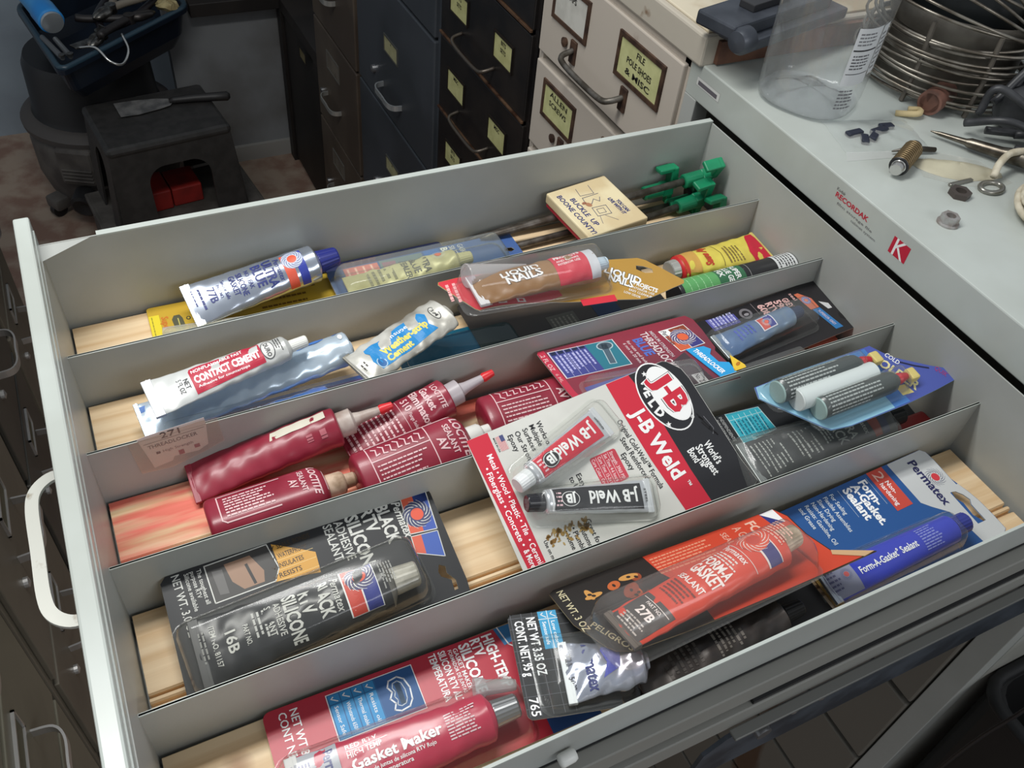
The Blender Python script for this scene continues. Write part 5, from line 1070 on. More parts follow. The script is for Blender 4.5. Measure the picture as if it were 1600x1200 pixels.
# clear jar
t = thing('clear_plastic_jar', 'large empty clear plastic jar with printed label standing on the grey cabinet top', 'jar', (.770, .478, ZT))
cp = clear((252, 253, 254), .09, .05, .9, 26)
def rsq(r, z, e=3.2, n=40, tw=.5):
    out = []
    for k in range(n):
        a_ = 2*math.pi*k/n; c_, s_ = math.cos(a_), math.sin(a_); q = (abs(c_)**e+abs(s_)**e)**(-1/e)
        x, y = r*q*c_, r*q*s_; out.append(V((.770+x*math.cos(tw)-y*math.sin(tw), .478+x*math.sin(tw)+y*math.cos(tw), ZT+z)))
    return out
R_ = [rsq(.004, .008, 2), rsq(.030, .006, 2), rsq(.044, .0005, 2.4), rsq(.050, .004, 2.6), rsq(.0515, .014, 2.8), rsq(.052, .06), rsq(.053, .11), rsq(.054, .16), rsq(.054, .20), rsq(.045, .225, 2.4), rsq(.040, .23, 2), rsq(.040, .25, 2)]
n = 40; g = MB(); g.add([p for r_ in R_ for p in r_], [[i*n+k, i*n+(k+1) % n, (i+1)*n+(k+1) % n, (i+1)*n+k] for i in range(len(R_)-1) for k in range(n)]+[list(range(n))[::-1]], cp); g.build('jar_body', t, smooth=True)
g = MB(); R2 = [rsq(.050, .004, 2.6), rsq(.047, .0015, 2.6), rsq(.040, .002, 2.4), rsq(.030, .009, 2), rsq(.015, .012, 2), rsq(.003, .013, 2)]
for q_, r_ in enumerate(R2[2:5]):
    for k_, p_ in enumerate(r_): p_.z += .0022*math.sin(k_*2*math.pi/8*1.0)
g.add([p for r_ in R2 for p in r_], [[i*n+k, i*n+(k+1) % n, (i+1)*n+(k+1) % n, (i+1)*n+k] for i in range(len(R2)-1) for k in range(n)], clear((228, 230, 232), .16, .06, 3.0, 70)); g.build('ribbed_base', t, smooth=True)
a = Art(); LBL = (206, 208, 210)
a.rect(0, 0, 30, 58, LBL, 1); a.rect(33, 6, 50, 56, LBL, 1); a.line([(2, 36), (28, 36)], 1.6, (40, 40, 44)); a.line([(2, 12), (28, 12)], .8, (40, 40, 44)); a.bars(3, 40, 26, 54, 4, (120, 120, 124)); a.bars(3, 16, 24, 32, 5, (90, 90, 94)); a.bars(35, 10, 48, 50, 8, (120, 120, 124)); a.bars(2, -26, 22, -4, 6, (110, 110, 114))
def jm(u, v, nn=0):
    th = -1.95+u/56.0; e = 3.2; tw = .5; c_, s_ = math.cos(th-tw), math.sin(th-tw); q = (abs(c_)**e+abs(s_)**e)**(-1/e); r = .0532*q+nn/1000+.0002
    return V((.770+r*math.cos(th), .478+r*math.sin(th), ZT+.045+v/1000))
a.build(jm, t, 'printed_label', cutu=3, cutv=20, base=.3)
# coil of wire around a grey tin and black can
CX, CY = .962, .474
WR = mat((150, 144, 134), .35, .8, (110, 102, 92), 40)
t = thing('wire_coil', 'big upright coil of stiff grey wire behind the clear jar', 'wire', (CX, CY, ZT))
pts = []; N = 13*40; rr_ = random.Random(5)
ph = [rr_.uniform(-1, 1) for _ in range(20)]
for i in range(N):
    a_ = 2*math.pi*i/40; k = i/40; z = .0025+k*.0052+.0018*math.sin(a_*2+ph[int(k) % 20]*3); r = .096+.005*math.sin(a_+k*1.7)+.003*ph[int(k) % 20]
    pts.append((CX+r*math.cos(a_), CY+r*math.sin(a_), ZT+z))
g = MB(); g.tube(pts, .0017, WR, 6); g.build('wound_wire', t, smooth=True)
for j, (dx, dy, dz, tx) in enumerate(((-.010, .0, .080, .35), (-.016, .004, .090, .5), (-.024, .006, .10, .6), (-.006, .0, .082, .2), (.004, -.004, .078, -.15), (-.026, .008, .112, .75), (-.012, .006, .108, .42))):
    pts = []
    for i in range(44):
        a_ = 2*math.pi*i/44; x, y = .100*math.cos(a_), .092*math.sin(a_); pts.append((CX+dx+x*math.cos(tx), CY+dy+y, ZT+dz-x*math.sin(tx)*.8))
    g = MB(); g.tube(pts, .0016, WR, 6, closed=True); g.build('loose_loop', t, smooth=True)
for a_ in (3.5, 4.2, 5.2, 5.9):
    g = MB(); x, y = CX+.097*math.cos(a_), CY+.097*math.sin(a_); g.tube([(x, y, ZT+.001), (x+.004, y, ZT+.04), (x, y, ZT+.088)], .0028, mat((90, 84, 76), .6), 6); g.build('binding_tie', t)
g = MB(); g.lathe([(.0002, .0), (.072, .0), (.074, .002), (.074, .060), (.079, .062), (.081, .070), (.080, .082), (.078, .086), (.072, .082), (.070, .012), (.0002, .010)], mat((110, 106, 98), .45, .5, (80, 74, 66), 20), (CX+.005, CY+.005, ZT), (0, 0, 1), 48)
tag(g.build('metal_tin', loc=(CX, CY, ZT), auto=True), 'dull grey open metal tin standing inside the wire coil', 'tin')
t = thing('black_canister', 'black cylindrical canister with small pale label standing in the grey tin', 'canister', (CX+.012, CY+.012, ZT+.012))
g = MB(); g.lathe([(.0002, 0), (.054, 0), (.056, .002), (.056, .20), (.050, .21), (.0002, .21)], mat((24, 27, 28), .3), (CX+.012, CY+.012, ZT+.012), (0, 0, 1), 40); g.build('canister_body', t, auto=True)
def cm(u, v, nn=0): th = -2.35+u/56; r = .0562+nn/1000; return V((CX+.012+r*math.cos(th), CY+.012+r*math.sin(th), ZT+.012+v/1000))
a = Art(); a.rect(0, 112, 22, 150, (90, 92, 92), 1); a.bars(2, 114, 20, 148, 6, (190, 190, 188)); a.build(cm, t, 'printed_label', cutu=4)
# zip bag with dark clips
t = thing('zip_bag', 'small clear zip bag holding dark clips, lying in front of the jar', 'bag', (.785, .385, ZT))
F = Frame((.735, .372, ZT*1), (.9, -.25, 0), (.3, .9, 0))
ng = 14; vs = []; fs = []
rr_ = random.Random(8)
for j in range(ng+1):
    for i in range(ng+1):
        u = 96*i/ng; v = 62*j/ng; e = min(i, ng-i, j, ng-j)/(ng/2); h = .6+5*max(0, e)**.6*(.7+.3*math.sin(u*.2+v*.13))+rr_.uniform(-.6, .8)*(e > 0)
        vs.append(F(u+rr_.uniform(-1, 1), v+rr_.uniform(-1, 1), h))
for j in range(ng):
    for i in range(ng): k = j*(ng+1)+i; fs.append([k, k+1, k+ng+2, k+ng+1])
mk('bag_film', vs, fs, clear((250, 252, 252), .22, .12, .8, 60), t, smooth=True)
g = MB(); g.add([F(-6, -14, .4), F(70, -8, .4), F(72, 2, .9), F(0, 1, .9)], [[0, 1, 2, 3]], clear((250, 252, 252), .45, .2)); g.build('white_strip', t)
dc = mat((40, 44, 58), .4)
for (u, v, w_, r_) in ((24, 34, 20, .3), (30, 22, 16, 1.2), (54, 38, 22, .4), (42, 26, 14, .8), (66, 46, 16, .1)):
    g = MB(); c_, s_ = math.cos(r_), math.sin(r_)
    g.box(-w_/2, -4, .4, w_/2, 4, 5, dc, 1.4, lambda p: F(u+p.x*c_-p.y*s_, v+p.x*s_+p.y*c_, p.z)); g.build('dark_clip', t)
# copper coupling
g = MB(); P = V((.875, .408, ZT+.0135)); ax = V((.80, .30, 0)).normalized()
g.lathe([(.0105, 0), (.0130, 0), (.0132, .002), (.0130, .040), (.0105, .040), (.0105, 0)], mat((120, 84, 72), .5, 0, (92, 66, 58), 50), P, ax, 28)
tag(g.build('copper_coupling', loc=(.89, .41, ZT), auto=True), 'short brown copper pipe coupling lying beside the wire coil', 'pipe fitting')
g = MB(); g.tube(bez((.842, .418, ZT+.002), (.858, .404, ZT+.006), (.870, .412, ZT+.004), (.862, .420, ZT+.002), n=5), .0035, mat((206, 186, 140), .7), 6); tag(g.build('masking_tape_scrap', loc=(.86, .41, ZT), smooth=True), 'crumpled scrap of cream tape next to the copper coupling', 'tape')
# spring on a bolt
P = V((.748, .321, ZT+.0095)); ax = V((.88, .46, .02)).normalized()
t = thing('bolt_with_spring', 'brass coloured threaded bolt with shiny tip near the front edge of the cabinet top', 'bolt', (.77, .33, ZT))
g = MB(); g.lathe([(.0002, 0), (.0055, .0005), (.0062, .002), (.0062, .008), (.0075, .009), (.0080, .050), (.0070, .056), (.0002, .057)], mat((206, 204, 200), .2, .9), P, ax, 24); g.build('bolt_core', t, auto=True)
pts = []; sd = ax.cross(V((0, 0, 1))).normalized(); up = sd.cross(ax)
for i in range(11*14): a_ = 2*math.pi*i/14; pts.append(P+ax*(.010+.0038*i/14)+(sd*math.cos(a_)+up*math.sin(a_))*.0088)
g = MB(); g.tube(pts, .0011, mat((120, 102, 74), .4, .7), 5); g.build('spring_thread', t, smooth=True)
g = MB(); g.lathe([(.0085, 0), (.0095, .0008), (.0085, .0016)], BLACKP, P+ax*.0085, ax, 24); g.build('rubber_ring', t, auto=True)
g = MB(); g.tube([(.779, .356, ZT+.004), (.80, .352, ZT+.006), (.826, .344, ZT+.004)], [.0008, .0030, .0026], DULL, 8); tag(g.build('metal_pin', loc=(.80, .352, ZT), smooth=True), 'thin pointed metal pin beside the bolt, in front of the zip bag', 'pin')
# yellowed blob in film
t = thing('dried_glue_bag', 'yellowish translucent blob of dried glue in film between bolt and chisel', 'glue', (.83, .32, ZT))
F = Frame((.79, .318, ZT), (.82, -.57, 0), (.57, .82, 0)); vs = []; fs = []; rr_ = random.Random(3); ng = 16
for j in range(7):
    for k in range(ng):
        a_ = 2*math.pi*k/ng; q = 1-(j/6)**1.5; R1 = (30+4*math.sin(2*a_+1)+3*math.sin(3*a_)); vs.append(F(32+R1*1.35*q*math.cos(a_), 14+R1*.62*q*math.sin(a_), .3+9*(1-q)**.7+(rr_.uniform(-.6, .6) if j else 0)))
for j in range(6):
    for k in range(ng): k2 = (k+1) % ng; fs.append([j*ng+k, j*ng+k2, (j+1)*ng+k2, (j+1)*ng+k])
fs.append([6*ng+k for k in range(ng)])
mk('dried_glue', vs, fs, mat((190, 184, 160), .3, 0, (174, 168, 146), 20, .2, 50), t, smooth=True)
g = MB(); g.add([F(-4, -8, .3), F(30, -14, .3), F(70, -6, .3), F(86, 8, .3), F(60, 40, .6), F(20, 44, .6), F(-6, 20, .5)], [list(range(7))], clear((250, 250, 246), .3, .15, .6, 60)); g.build('film', t)
# chisel / reamer
g = MB(); P = V((.846, .372, ZT+.006)); ax = V((.42, -.80, .06)).normalized()
g.lathe([(.0006, 0), (.0022, .010), (.0032, .035), (.0052, .040), (.0060, .070), (.0075, .078), (.0075, .145), (.0065, .150), (.0002, .151)], mat((120, 114, 104), .28, .9, (80, 74, 66), 60), P, ax, 20)
tag(g.build('steel_punch', loc=(.86, .34, ZT), auto=True), 'long tapered steel punch lying beside the black cables', 'punch')
# flat ring terminal
g = MB(); pts = [(.833+.0125*math.cos(t_), .2745+.0085*math.sin(t_), ZT+.002) for t_ in [2*math.pi*k/24 for k in range(24)]]; g.tube(pts, .0026, mat((150, 148, 140), .3, .8), 8, closed=True)
g.box(.795, .290, ZT+.0005, .825, .294, ZT+.003, mat((150, 148, 140), .3, .8), .0005)
tag(g.build('ring_spanner', loc=(.83, .275, ZT), smooth=True), 'small flat steel ring by the white cord', 'ring'); 
# nuts
def nut(name, lab, c0, r, h, hole, m, rot, flange=0):
    vs = []; fs = []; n = 24
    for (R, z) in ((r, 0), (r, h), ):
        for k in range(n):
            a_ = 2*math.pi*k/n+rot; q = math.cos(math.pi/6)/math.cos((a_-rot) % (math.pi/3)-math.pi/6); vs.append((c0[0]+R*q*math.cos(a_), c0[1]+R*q*math.sin(a_), c0[2]+z))
    for z in (h, 0):
        for k in range(n): a_ = 2*math.pi*k/n+rot; vs.append((c0[0]+hole*math.cos(a_), c0[1]+hole*math.sin(a_), c0[2]+z))
    for i in range(4):
        j = (i+1) % 4
        for k in range(n): k2 = (k+1) % n; fs.append([i*n+k, i*n+k2, j*n+k2, j*n+k])
    g = MB(); g.add(vs, fs, m)
    if flange: g.lathe([(hole, 0), (r*1.18, 0), (r*1.18, .0016), (r, .0022)], m, c0, (0, 0, 1), 24)
    o = g.build(name, loc=c0, auto=True); tag(o, lab, 'nut')
nut('hex_nut', 'dark rusty hex nut lying behind the white one', (.793, .277, ZT), .0105, .0055, .0052, mat((84, 76, 72), .5, .4), .3)
nut('hex_nut', 'white-grey hex nut nearest the printed edge of the cabinet top', (.747, .246, ZT), .0085, .0085, .0045, mat((176, 174, 172), .4, .5, (150, 140, 134), 90), .1, 1)
# white cord coil at the right edge
t = thing('cord_coil', 'coil of cream cord at the right edge of the cabinet top', 'cord', (.845, .215, ZT)); CRM = mat((202, 194, 174), .8, 0, (176, 166, 144), 80)
for k in range(6):
    pts = []; r = .040+.004*(k % 3); z = ZT+.004+.0062*(k//2)
    for i in range(36): a_ = 2*math.pi*i/36; pts.append((.862+(k % 2)*.006+r*math.cos(a_), .212+r*.92*math.sin(a_), z+.002*math.sin(3*a_+k)))
    g = MB(); g.tube(pts, .0032, CRM, 8, closed=True); g.build('cord_loop', t, smooth=True)
g = MB(); g.tube(bez((.840, .282, ZT+.008), (.852, .290, ZT+.016), (.875, .296, ZT+.020), (.91, .29, ZT+.016), (.94, .27, ZT+.008), n=6), .0036, CRM, 8); g.build('cord_end', t, smooth=True)
# black cable heap with hand piece
BC = mat((44, 45, 48), .45, 0, (60, 61, 64), 40)
t = thing('cable_heap', 'tangle of black cable with a thick black grip, behind the steel punch', 'cable', (.98, .36, ZT))
cy = [((.915, .405, .03), (.96, .44, .07), (1.04, .43, .06), (1.06, .37, .03), (.99, .33, .02), (.92, .36, .012)), ((.90, .43, .02), (.905, .39, .05), (.94, .34, .03), (1.0, .30, .02), (1.06, .29, .02)), ((.885, .40, .012), (.90, .36, .03), (.95, .32, .02), (1.02, .31, .05), (1.06, .34, .03)), ((.93, .45, .02), (.96, .40, .08), (1.0, .36, .07), (1.05, .33, .02)), ((.90, .38, .01), (.94, .35, .012), (.98, .30, .012), (1.04, .27, .012)), ((.95, .44, .05), (1.01, .45, .075), (1.06, .44, .05), (1.05, .38, .07), (1.0, .39, .06), (.95, .38, .03)), ((.92, .33, .012), (.97, .35, .045), (1.03, .34, .06), (1.06, .40, .02)), ((.905, .345, .008), (.95, .285, .008), (1.0, .25, .01), (1.05, .24, .01))]
for c_ in cy:
    g = MB(); g.tube(bez(*[(x, min(y-.03, .366), ZT+z) for x, y, z in c_], n=9), .0042, BC, 8); g.build('cable', t, smooth=True)
g = MB(); P = V((.925, .350, ZT+.026)); ax = V((.93, .28, .05)).normalized(); g.lathe([(.0002, 0), (.018, .001), (.021, .006), (.021, .055), (.023, .060), (.023, .110), (.019, .118), (.0002, .12)], BC, P, ax, 28); g.build('grip', t, auto=True)
g = MB(); P = V((.93, .303, ZT+.018)); ax = V((.95, -.05, .0)).normalized(); g.lathe([(.0002, 0), (.012, .002), (.017, .02), (.017, .09), (.0002, .1)], BC, P, ax, 24); g.build('plug_housing', t, auto=True)
# second table behind, red wire
t = thing('work_table', 'pale table behind the grey cabinet at the upper right', 'table', (1.6, .4, FZ))
g = MB(); g.box(1.095, -.4, .105, 2.2, 1.3, .133, mat((190, 192, 190), .5, 0, (176, 178, 176), 5), .003); g.build('table_top', t)
g = MB()
for (x, y) in ((1.12, -.36), (2.14, -.36), (1.12, 1.24), (2.14, 1.24)):
    g = MB(); g.box(x, y, FZ, x+.04, y+.04, .105, DARKM); g.build('leg', t)
RW = mat((150, 66, 66), .5)
g = MB(); g.tube(bez((1.11, .70, .150), (1.165, .64, .140), (1.19, .585, .138), (1.205, .56, .138), (1.26, .50, .138), (1.40, .38, .138), n=8), .0042, RW, 8); tag(g.build('red_wire', loc=(1.2, .56, .134), smooth=True), 'dull red wire curving over the pale table at upper right', 'wire')
g = MB(); g.tube(bez((1.20, .70, .138), (1.24, .66, .138), (1.34, .64, .138), (1.42, .6, .138), n=8), .0042, RW, 8); tag(g.build('red_wire', loc=(1.3, .64, .134), smooth=True), 'short piece of dull red wire touching the very top edge', 'wire')

# ------------------------------------------------------------ on the cream board: clamp-like tool and blue box
VZ = .166
t = thing('grey_machine_vise', 'dark grey cast tool with square block, on the corner of the cream board', 'tool', (.76, .57, VZ)); VM = mat((72, 76, 84), .4, .3, (58, 62, 70), 30)
def RM(cx, cy, an): 
    c_, s_ = math.cos(an), math.sin(an)
    return lambda p: V((cx+p.x*c_-p.y*s_, cy+p.x*s_+p.y*c_, p.z))
M_ = RM(.748, .567, .25)
g = MB(); g.box(-.066, -.024, VZ+.012, .11, .028, VZ+.028, VM, .003, M_); g.build('block', t)
g = MB(); g.box(-.02, -.010, VZ+.028, .045, .010, VZ+.036, mat((44, 44, 46), .4), .001, M_); g.build('raised_key', t)
g = MB(); g.lathe([(.0002, 0), (.011, .002), (.014, .007), (.014, .020), (.0002, .022)], VM, M_(V((-.068, -.030, VZ+.0145))), M_(V((1, 0, 0)))-M_(V((0, 0, 0))), 20); g.build('round_nose', t, auto=True)
g = MB(); g.box(-.045, -.036, VZ, .13, .010, VZ+.013, VM, .003, M_); g.build('base', t)
t = thing('blue_metal_box', 'blue painted metal box behind the dark grey tool at the top', 'box', (.86, .64, VZ)); BB = mat((46, 84, 108), .45, 0, (38, 66, 88), 8)
M_ = RM(.872, .672, .25); g = MB(); g.box(-.10, -.045, VZ, .10, .08, VZ+.05, BB, .004, M_); g.build('box_body', t)
g = MB(); g.box(-.102, -.047, VZ+.046, .102, .082, VZ+.053, BB, .002, M_); g.build('box_lid', t)

# ------------------------------------------------------------ black stool, shop vacuum, tote
t = thing('step_stool', 'black plastic step stool with arched openings standing on a low crate', 'stool', (.25, 2.21, -1.02))
SM = mat((50, 48, 47), .5, 0, (40, 39, 38), 30, .1, 120)
ca, sa = math.cos(.125), math.sin(.125); SO = V((.092, 2.077, 0))
def S(u, v, z): return V((SO.x+u*ca-v*sa*.9, SO.y+u*sa+v*ca, z))
Wd_, Dp, zt, zb = .336, .262, -.75, -1.02
g = MB(); g.box(0, 0, zt-.03, Wd_, Dp, zt, SM, .012, lambda p: S(p.x, p.y, p.z)); g.build('seat', t, smooth=False)
def panel(name, A, B, arch0, arch1, ztop, spl):
    # side panel between A and B (uv), arch opening from arch0 to arch1 (fraction), splayed outward
    A = V(A); B = V(B); d = B-A; L = d.length; n_ = V((d.y, -d.x)).normalized(); th = .006
    zs = zt-.012; out = []; inn = []; N = 16
    a0, a1 = arch0*L, arch1*L; r = min((a1-a0)/2, .05); ot = [( -spl*.6, zb), (0, zs), (L, zs), (L+spl*.6, zb), (a1+.0, zb)]
    for k in range(9): q = math.pi/2*k/8; ot.append((a1-r+r*math.cos(q), ztop-r+r*math.sin(q)))
    for k in range(9): q = math.pi/2*k/8; ot.append((a0+r-r*math.sin(q), ztop-r+r*math.cos(q)))
    ot.append((a0, zb)); tri = tessellate_polygon([[V((x, z, 0)) for x, z in ot]]); m_ = len(ot); vs = []
    for off in (0, -th):
        for x, z in ot: p = A+d.normalized()*x+n_*(off+spl*(zs-z)/(zs-zb)); vs.append(S(p.x, p.y, z))
    fs = [list(q) for q in tri]+[[i+m_ for i in q[::-1]] for q in tri]+[[k, (k+1) % m_, (k+1) % m_+m_, k+m_] for k in range(m_)]
    g = MB(); g.add(vs, fs, SM); g.build(name, t)
i_ = .004
panel('front_panel', (i_, i_), (Wd_-i_, i_), .26, .78, zt-.075, .022); panel('side_panel', (i_, Dp-i_), (i_, i_), .32, .72, zt-.06, .02)
panel('back_panel', (Wd_-i_, Dp-i_), (i_, Dp-i_), .26, .78, zt-.075, .02); panel('side_panel', (Wd_-i_, i_), (Wd_-i_, Dp-i_), .32, .72, zt-.06, .02)
g = MB(); t = thing('low_crate', 'dusty grey low crate under the black stool', 'crate', (.25, 2.2, FZ)); CM = mat((84, 80, 76), .7, 0, (64, 60, 56), 14)
g.box(-.05, -.06, FZ, .40, .255, zb-.0005, CM, .006, lambda p: S(p.x, p.y, p.z)); g.build('crate_body', t)
g = MB(); g.box(-.056, -.066, zb-.025, .406, .262, zb-.001, CM, .004, lambda p: S(p.x, p.y, p.z)); g.build('crate_rim', t)
t = thing('red_box', 'dark red box halves seen through the arch of the stool', 'box', (.25, 2.19, zb)); RB = mat((150, 36, 30), .5, 0, (120, 30, 26), 14)
for (u0, u1, b0) in ((.07, .155, .0), (.158, .245, .004)):
    g = MB(); g.box(u0, .08+b0, zb, u1, .19, zb+.062-b0, RB, .004, lambda p: S(p.x, p.y, p.z)); g.build('box_half', t)
# putty knife
t = thing('putty_knife', 'wide putty knife with black handle lying on the stool', 'putty knife', (.27, 2.27, zt))
g = MB(); P = [(.148, 2.312), (.156, 2.236), (.205, 2.236), (.262, 2.250), (.292, 2.262), (.302, 2.278), (.300, 2.296), (.262, 2.308), (.205, 2.314)]
n = len(P); vs = [V((x, y, zt+.004)) for x, y in P]+[V((x, y, zt+.0055)) for x, y in P]
g.add(vs, [list(range(n))[::-1], list(range(n, 2*n))]+[[k, (k+1) % n, (k+1) % n+n, k+n] for k in range(n)], mat((112, 112, 112), .4, .5, (150, 148, 146), 30)); g.build('blade', t)
g = MB(); g.tube([(.292, 2.278, zt+.008), (.305, 2.277, zt+.010), (.36, 2.270, zt+.012), (.41, 2.262, zt+.012), (.448, 2.256, zt+.012), (.456, 2.255, zt+.012)], [.007, .0095, .011, .012, .013, .006], mat((36, 34, 34), .5), 14); g.build('handle', t, smooth=True)
# shop vacuum
VC = (.115, 2.625); t = thing('shop_vacuum', 'dusty grey and black shop vacuum behind the stool at the left', 'vacuum cleaner', (VC[0], VC[1], FZ))
DG = mat((86, 82, 78), .6, 0, (64, 60, 58), 12); VB = mat((26, 26, 28), .45)
g = MB(); g.lathe([(.0002, .04), (.15, .04), (.20, .06), (.215, .12), (.215, .22), (.205, .26), (.19, .275), (.0002, .275)], DG, (VC[0], VC[1], FZ), (0, 0, 1), 48); g.build('drum', t, auto=True)
g = MB(); g.lathe([(.205, .262), (.222, .268), (.224, .285), (.205, .300), (.19, .305)], mat((70, 66, 64), .6), (VC[0], VC[1], FZ), (0, 0, 1), 48); g.build('lid_rim', t, auto=True)
g = MB(); g.lathe([(.19, .300), (.182, .32), (.176, .45), (.165, .475), (.0002, .48)], VB, (VC[0], VC[1], FZ), (0, 0, 1), 48); g.build('motor_head', t, auto=True)
M_ = RM(VC[0], VC[1], math.radians(-118))
g = MB(); g.box(.205, -.055, FZ+.15, .235, .055, FZ+.27, DG, .01, M_); g.build('latch', t)
for k in range(4): g = MB(); g.box(.232, -.045, FZ+.165+k*.012, .240, .045, FZ+.170+k*.012, DG, .002, M_); g.build('latch_rib', t)
g = MB(); g.lathe([(.032, 0), (.040, .002), (.040, .05), (.030, .055), (.0002, .04)], VB, M_(V((.21, 0, FZ+.10))), M_(V((1, 0, -.2)))-M_(V((0, 0, 0))), 24); g.build('hose_port', t, auto=True)
for an in (-150, -60, 40, 140):
    M2 = RM(VC[0], VC[1], math.radians(an)); g = MB(); g.box(.17, -.03, FZ+.03, .245, .03, FZ+.07, DG, .01, M2); g.lathe([(.0002, 0), (.024, 0), (.024, .02), (.0002, .02)], VB, M2(V((.225, -.01, FZ+.025))), M2(V((0, 1, 0)))-M2(V((0, 0, 0))), 20); g.build('caster', t, auto=True)
# tote with tools
TZ = -.60; TB = FZ+.4805
t = thing('tool_tote', 'deep blue-black plastic tote of tools on top of the shop vacuum', 'tote', (.20, 2.60, TB)); TM = mat((20, 30, 44), .4, 0, (16, 24, 36), 8)
A0 = V((.042, 2.239, 0)); e1 = (V((.42, 2.545, 0))-A0); W1 = e1.length; e1.normalize(); e2 = V((-.157, .988, 0)).normalized(); D1 = .42
def TT_(u, v, z): return V((A0.x, A0.y, 0))+e1*u+e2*v+V((0, 0, z))
def ringt(i, z, r=.03): return [TT_(u, v, z) for u, v in rrect(i, i, W1-i, D1-i, r, 4)]
RR = [ringt(.045, TB), ringt(.02, TB+.04), ringt(.006, TZ-.012), ringt(-.008, TZ-.012), ringt(-.008, TZ), ringt(.010, TZ), ringt(.024, TB+.045), ringt(.048, TB+.006)]
n = len(RR[0]); vs = [p for r_ in RR for p in r_]; fs = [[i*n+k, i*n+(k+1) % n, (i+1)*n+(k+1) % n, (i+1)*n+k] for i in range(len(RR)-1) for k in range(n)]+[list(range(n))[::-1], [(len(RR)-1)*n+k for k in range(n)]]
mk('tote_body', vs, fs, TM, t)
g = MB(); rim = ringt(.001, TZ+.001); g.tube(rim, .008, mat((40, 62, 76), .35), 8, closed=True); g.build('rolled_rim', t, smooth=True)
# tools in the tote
t = thing('caulk_tube', 'bright blue cylinder with silver end sticking out of the tote', 'tube', (.03, 2.5, TZ-.05))
P = V((.056, 2.42, TZ+.045)); ax = V((-.24, .96, .12)).normalized(); g = MB(); g.lathe([(.0002, 0), (.028, .001), (.030, .010)], mat((190, 196, 200), .3, .7), P, ax, 28); g.build('silver_end', t, auto=True)
g = MB(); g.lathe([(.031, .008), (.034, .012), (.034, .07), (.032, .075), (.032, .24), (.0002, .24)], mat((34, 130, 206), .3, 0, (70, 160, 220), 8), P, ax, 28); g.build('blue_barrel', t, auto=True)
def plier(lab, c0, an, m, hm, L=.24, op=.2):
    t = thing('pliers', lab, 'pliers', (c0[0], c0[1], c0[2]-.01)); M_ = RM(c0[0], c0[1], an)
    for s in (-1, 1):
        g = MB(); g.tube([M_(V(p)) for p in ((.0, 0, c0[2]), (.03, s*.008, c0[2]), (.06, s*.007, c0[2]), (.075, s*.002, c0[2]))], [.013, .012, .009, .004], m, 10); g.build('jaw', t, smooth=True)
        g = MB(); g.tube([M_(V(p)) for p in bez((0, 0, c0[2]), (-.04, -s*.018, c0[2]+.003), (-.10, -s*(.03+op*.1), c0[2]+.006), (-L, -s*(.026+op*.2), c0[2]+.008), n=5)], .0105, hm, 10); g.build('handle', t, smooth=True)
    g = MB(); g.lathe([(.0002, -.012), (.015, -.012), (.015, .012), (.0002, .012)], m, c0, (0, 0, 1), 18); g.build('pivot', t, auto=True)
STL = mat((120, 118, 114), .3, .9, (80, 76, 72), 50)
plier('dark handled pliers lying open in the tote beside the blue cylinder', (.165, 2.40, TZ+.012), -2.1, STL, mat((30, 26, 30), .4))
plier('pliers with pale worn handles near the top edge of the tote', (.21, 2.49, TZ+.04), -2.3, STL, mat((120, 112, 100), .4), .19)
plier('small pliers lying crosswise on the tote rim', (.25, 2.455, TZ+.022), .35, mat((70, 66, 64), .35, .8), mat((34, 30, 30), .5), .12)
g = MB(); g.tube(bez((.10, 2.335, TZ+.012), (.14, 2.315, TZ+.016), (.165, 2.285, TZ-.01), (.195, 2.285, TZ-.022), (.22, 2.325, TZ-.004), (.215, 2.37, TZ+.02), n=6), .0036, mat((190, 190, 188), .2, .9), 8); tag(g.build('wire_hook', loc=(.17, 2.3, TZ), smooth=True), 'shiny bent wire hook hanging over the front rim of the tote', 'hook')
t = thing('steel_bracket', 'flat grey steel bracket with holes lying across the tote corner', 'bracket', (.11, 2.37, TZ)); M_ = RM(.13, 2.365, .5)
g = MB(); g.box(-.05, -.014, TZ+.010, .05, .014, TZ+.014, STL, .001, M_); g.build('flat_plate', t)
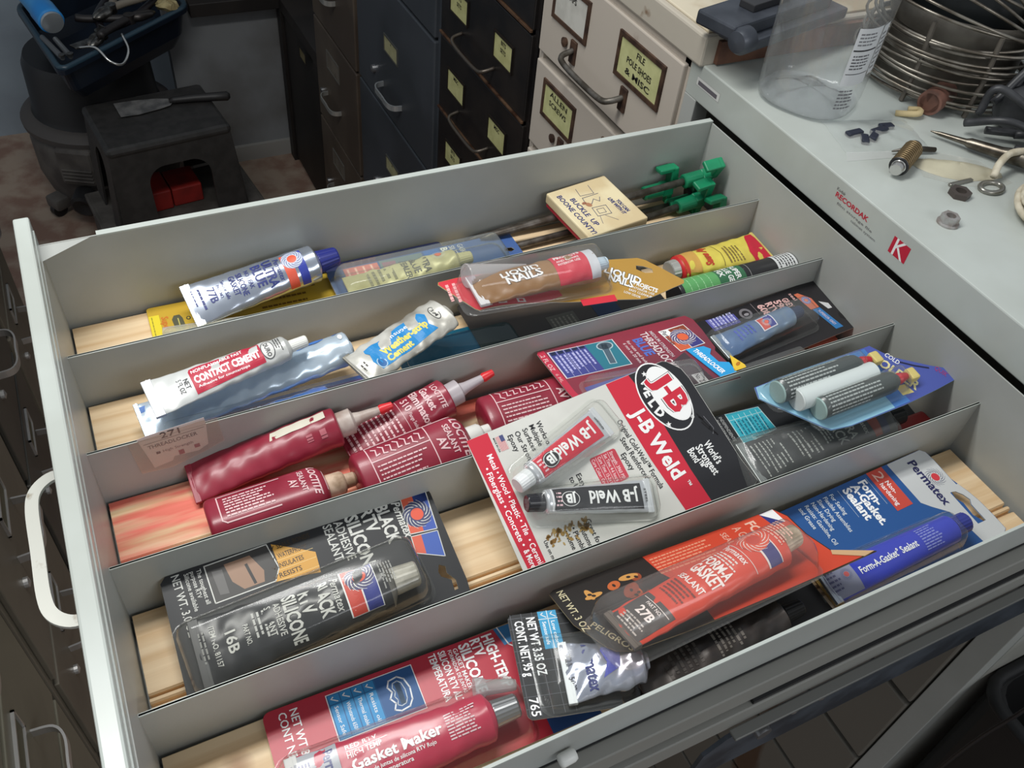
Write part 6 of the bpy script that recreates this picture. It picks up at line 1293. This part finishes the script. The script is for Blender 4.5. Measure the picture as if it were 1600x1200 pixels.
g = MB(); g.box(.046, -.014, TZ+.010, .050, .014, TZ+.04, STL, .001, M_); g.build('upright_flange', t)
for k, (p, q) in enumerate((((.055, 2.29, TZ+.010), (.02, 2.42, TZ+.012)), ((.075, 2.30, TZ+.006), (.05, 2.40, TZ+.012)))):
    g = MB(); P = V(p); Q = V(q); g.tube([P, P+(Q-P)*.1, Q], [.006, .008, .007], mat((110, 112, 114), .4, .6), 10); g.lathe([(.003, 0), (.0085, .0), (.0085, .004), (.003, .004)], STL, P+V((0, 0, .007)), (0, 0, 1), 16); tag(g.build('steel_strut', loc=p, auto=True), ('grey steel strut with rivet in the front left tote corner, outer one', 'grey steel strut with rivet in the front left tote corner, inner one')[k], 'strut')
g = MB(); rr_ = random.Random(2); g.lathe([(.0002, -.012), (.022, -.010), (.032, 0), (.026, .012), (.010, .018), (.0002, .018)], mat((176, 162, 118), .8, 0, (140, 124, 84), 40, .6, 50), (.362, 2.535, TZ+.012), (.2, .1, 1), 14); o = g.build('rag', loc=(.36, 2.53, TZ)); tag(o, 'crumpled pale yellow rag on the back right rim of the tote', 'rag')
for v in o.data.vertices: v.co += V((rr_.uniform(-1, 1), rr_.uniform(-1, 1), rr_.uniform(-1, 1)))*.004
# added black bin shape, stands in for deep shade beside the grey cabinet
t = thing('shade_filler', 'large black bin standing against the near side of the grey cabinet', 'bin', (.90, -.23, FZ))
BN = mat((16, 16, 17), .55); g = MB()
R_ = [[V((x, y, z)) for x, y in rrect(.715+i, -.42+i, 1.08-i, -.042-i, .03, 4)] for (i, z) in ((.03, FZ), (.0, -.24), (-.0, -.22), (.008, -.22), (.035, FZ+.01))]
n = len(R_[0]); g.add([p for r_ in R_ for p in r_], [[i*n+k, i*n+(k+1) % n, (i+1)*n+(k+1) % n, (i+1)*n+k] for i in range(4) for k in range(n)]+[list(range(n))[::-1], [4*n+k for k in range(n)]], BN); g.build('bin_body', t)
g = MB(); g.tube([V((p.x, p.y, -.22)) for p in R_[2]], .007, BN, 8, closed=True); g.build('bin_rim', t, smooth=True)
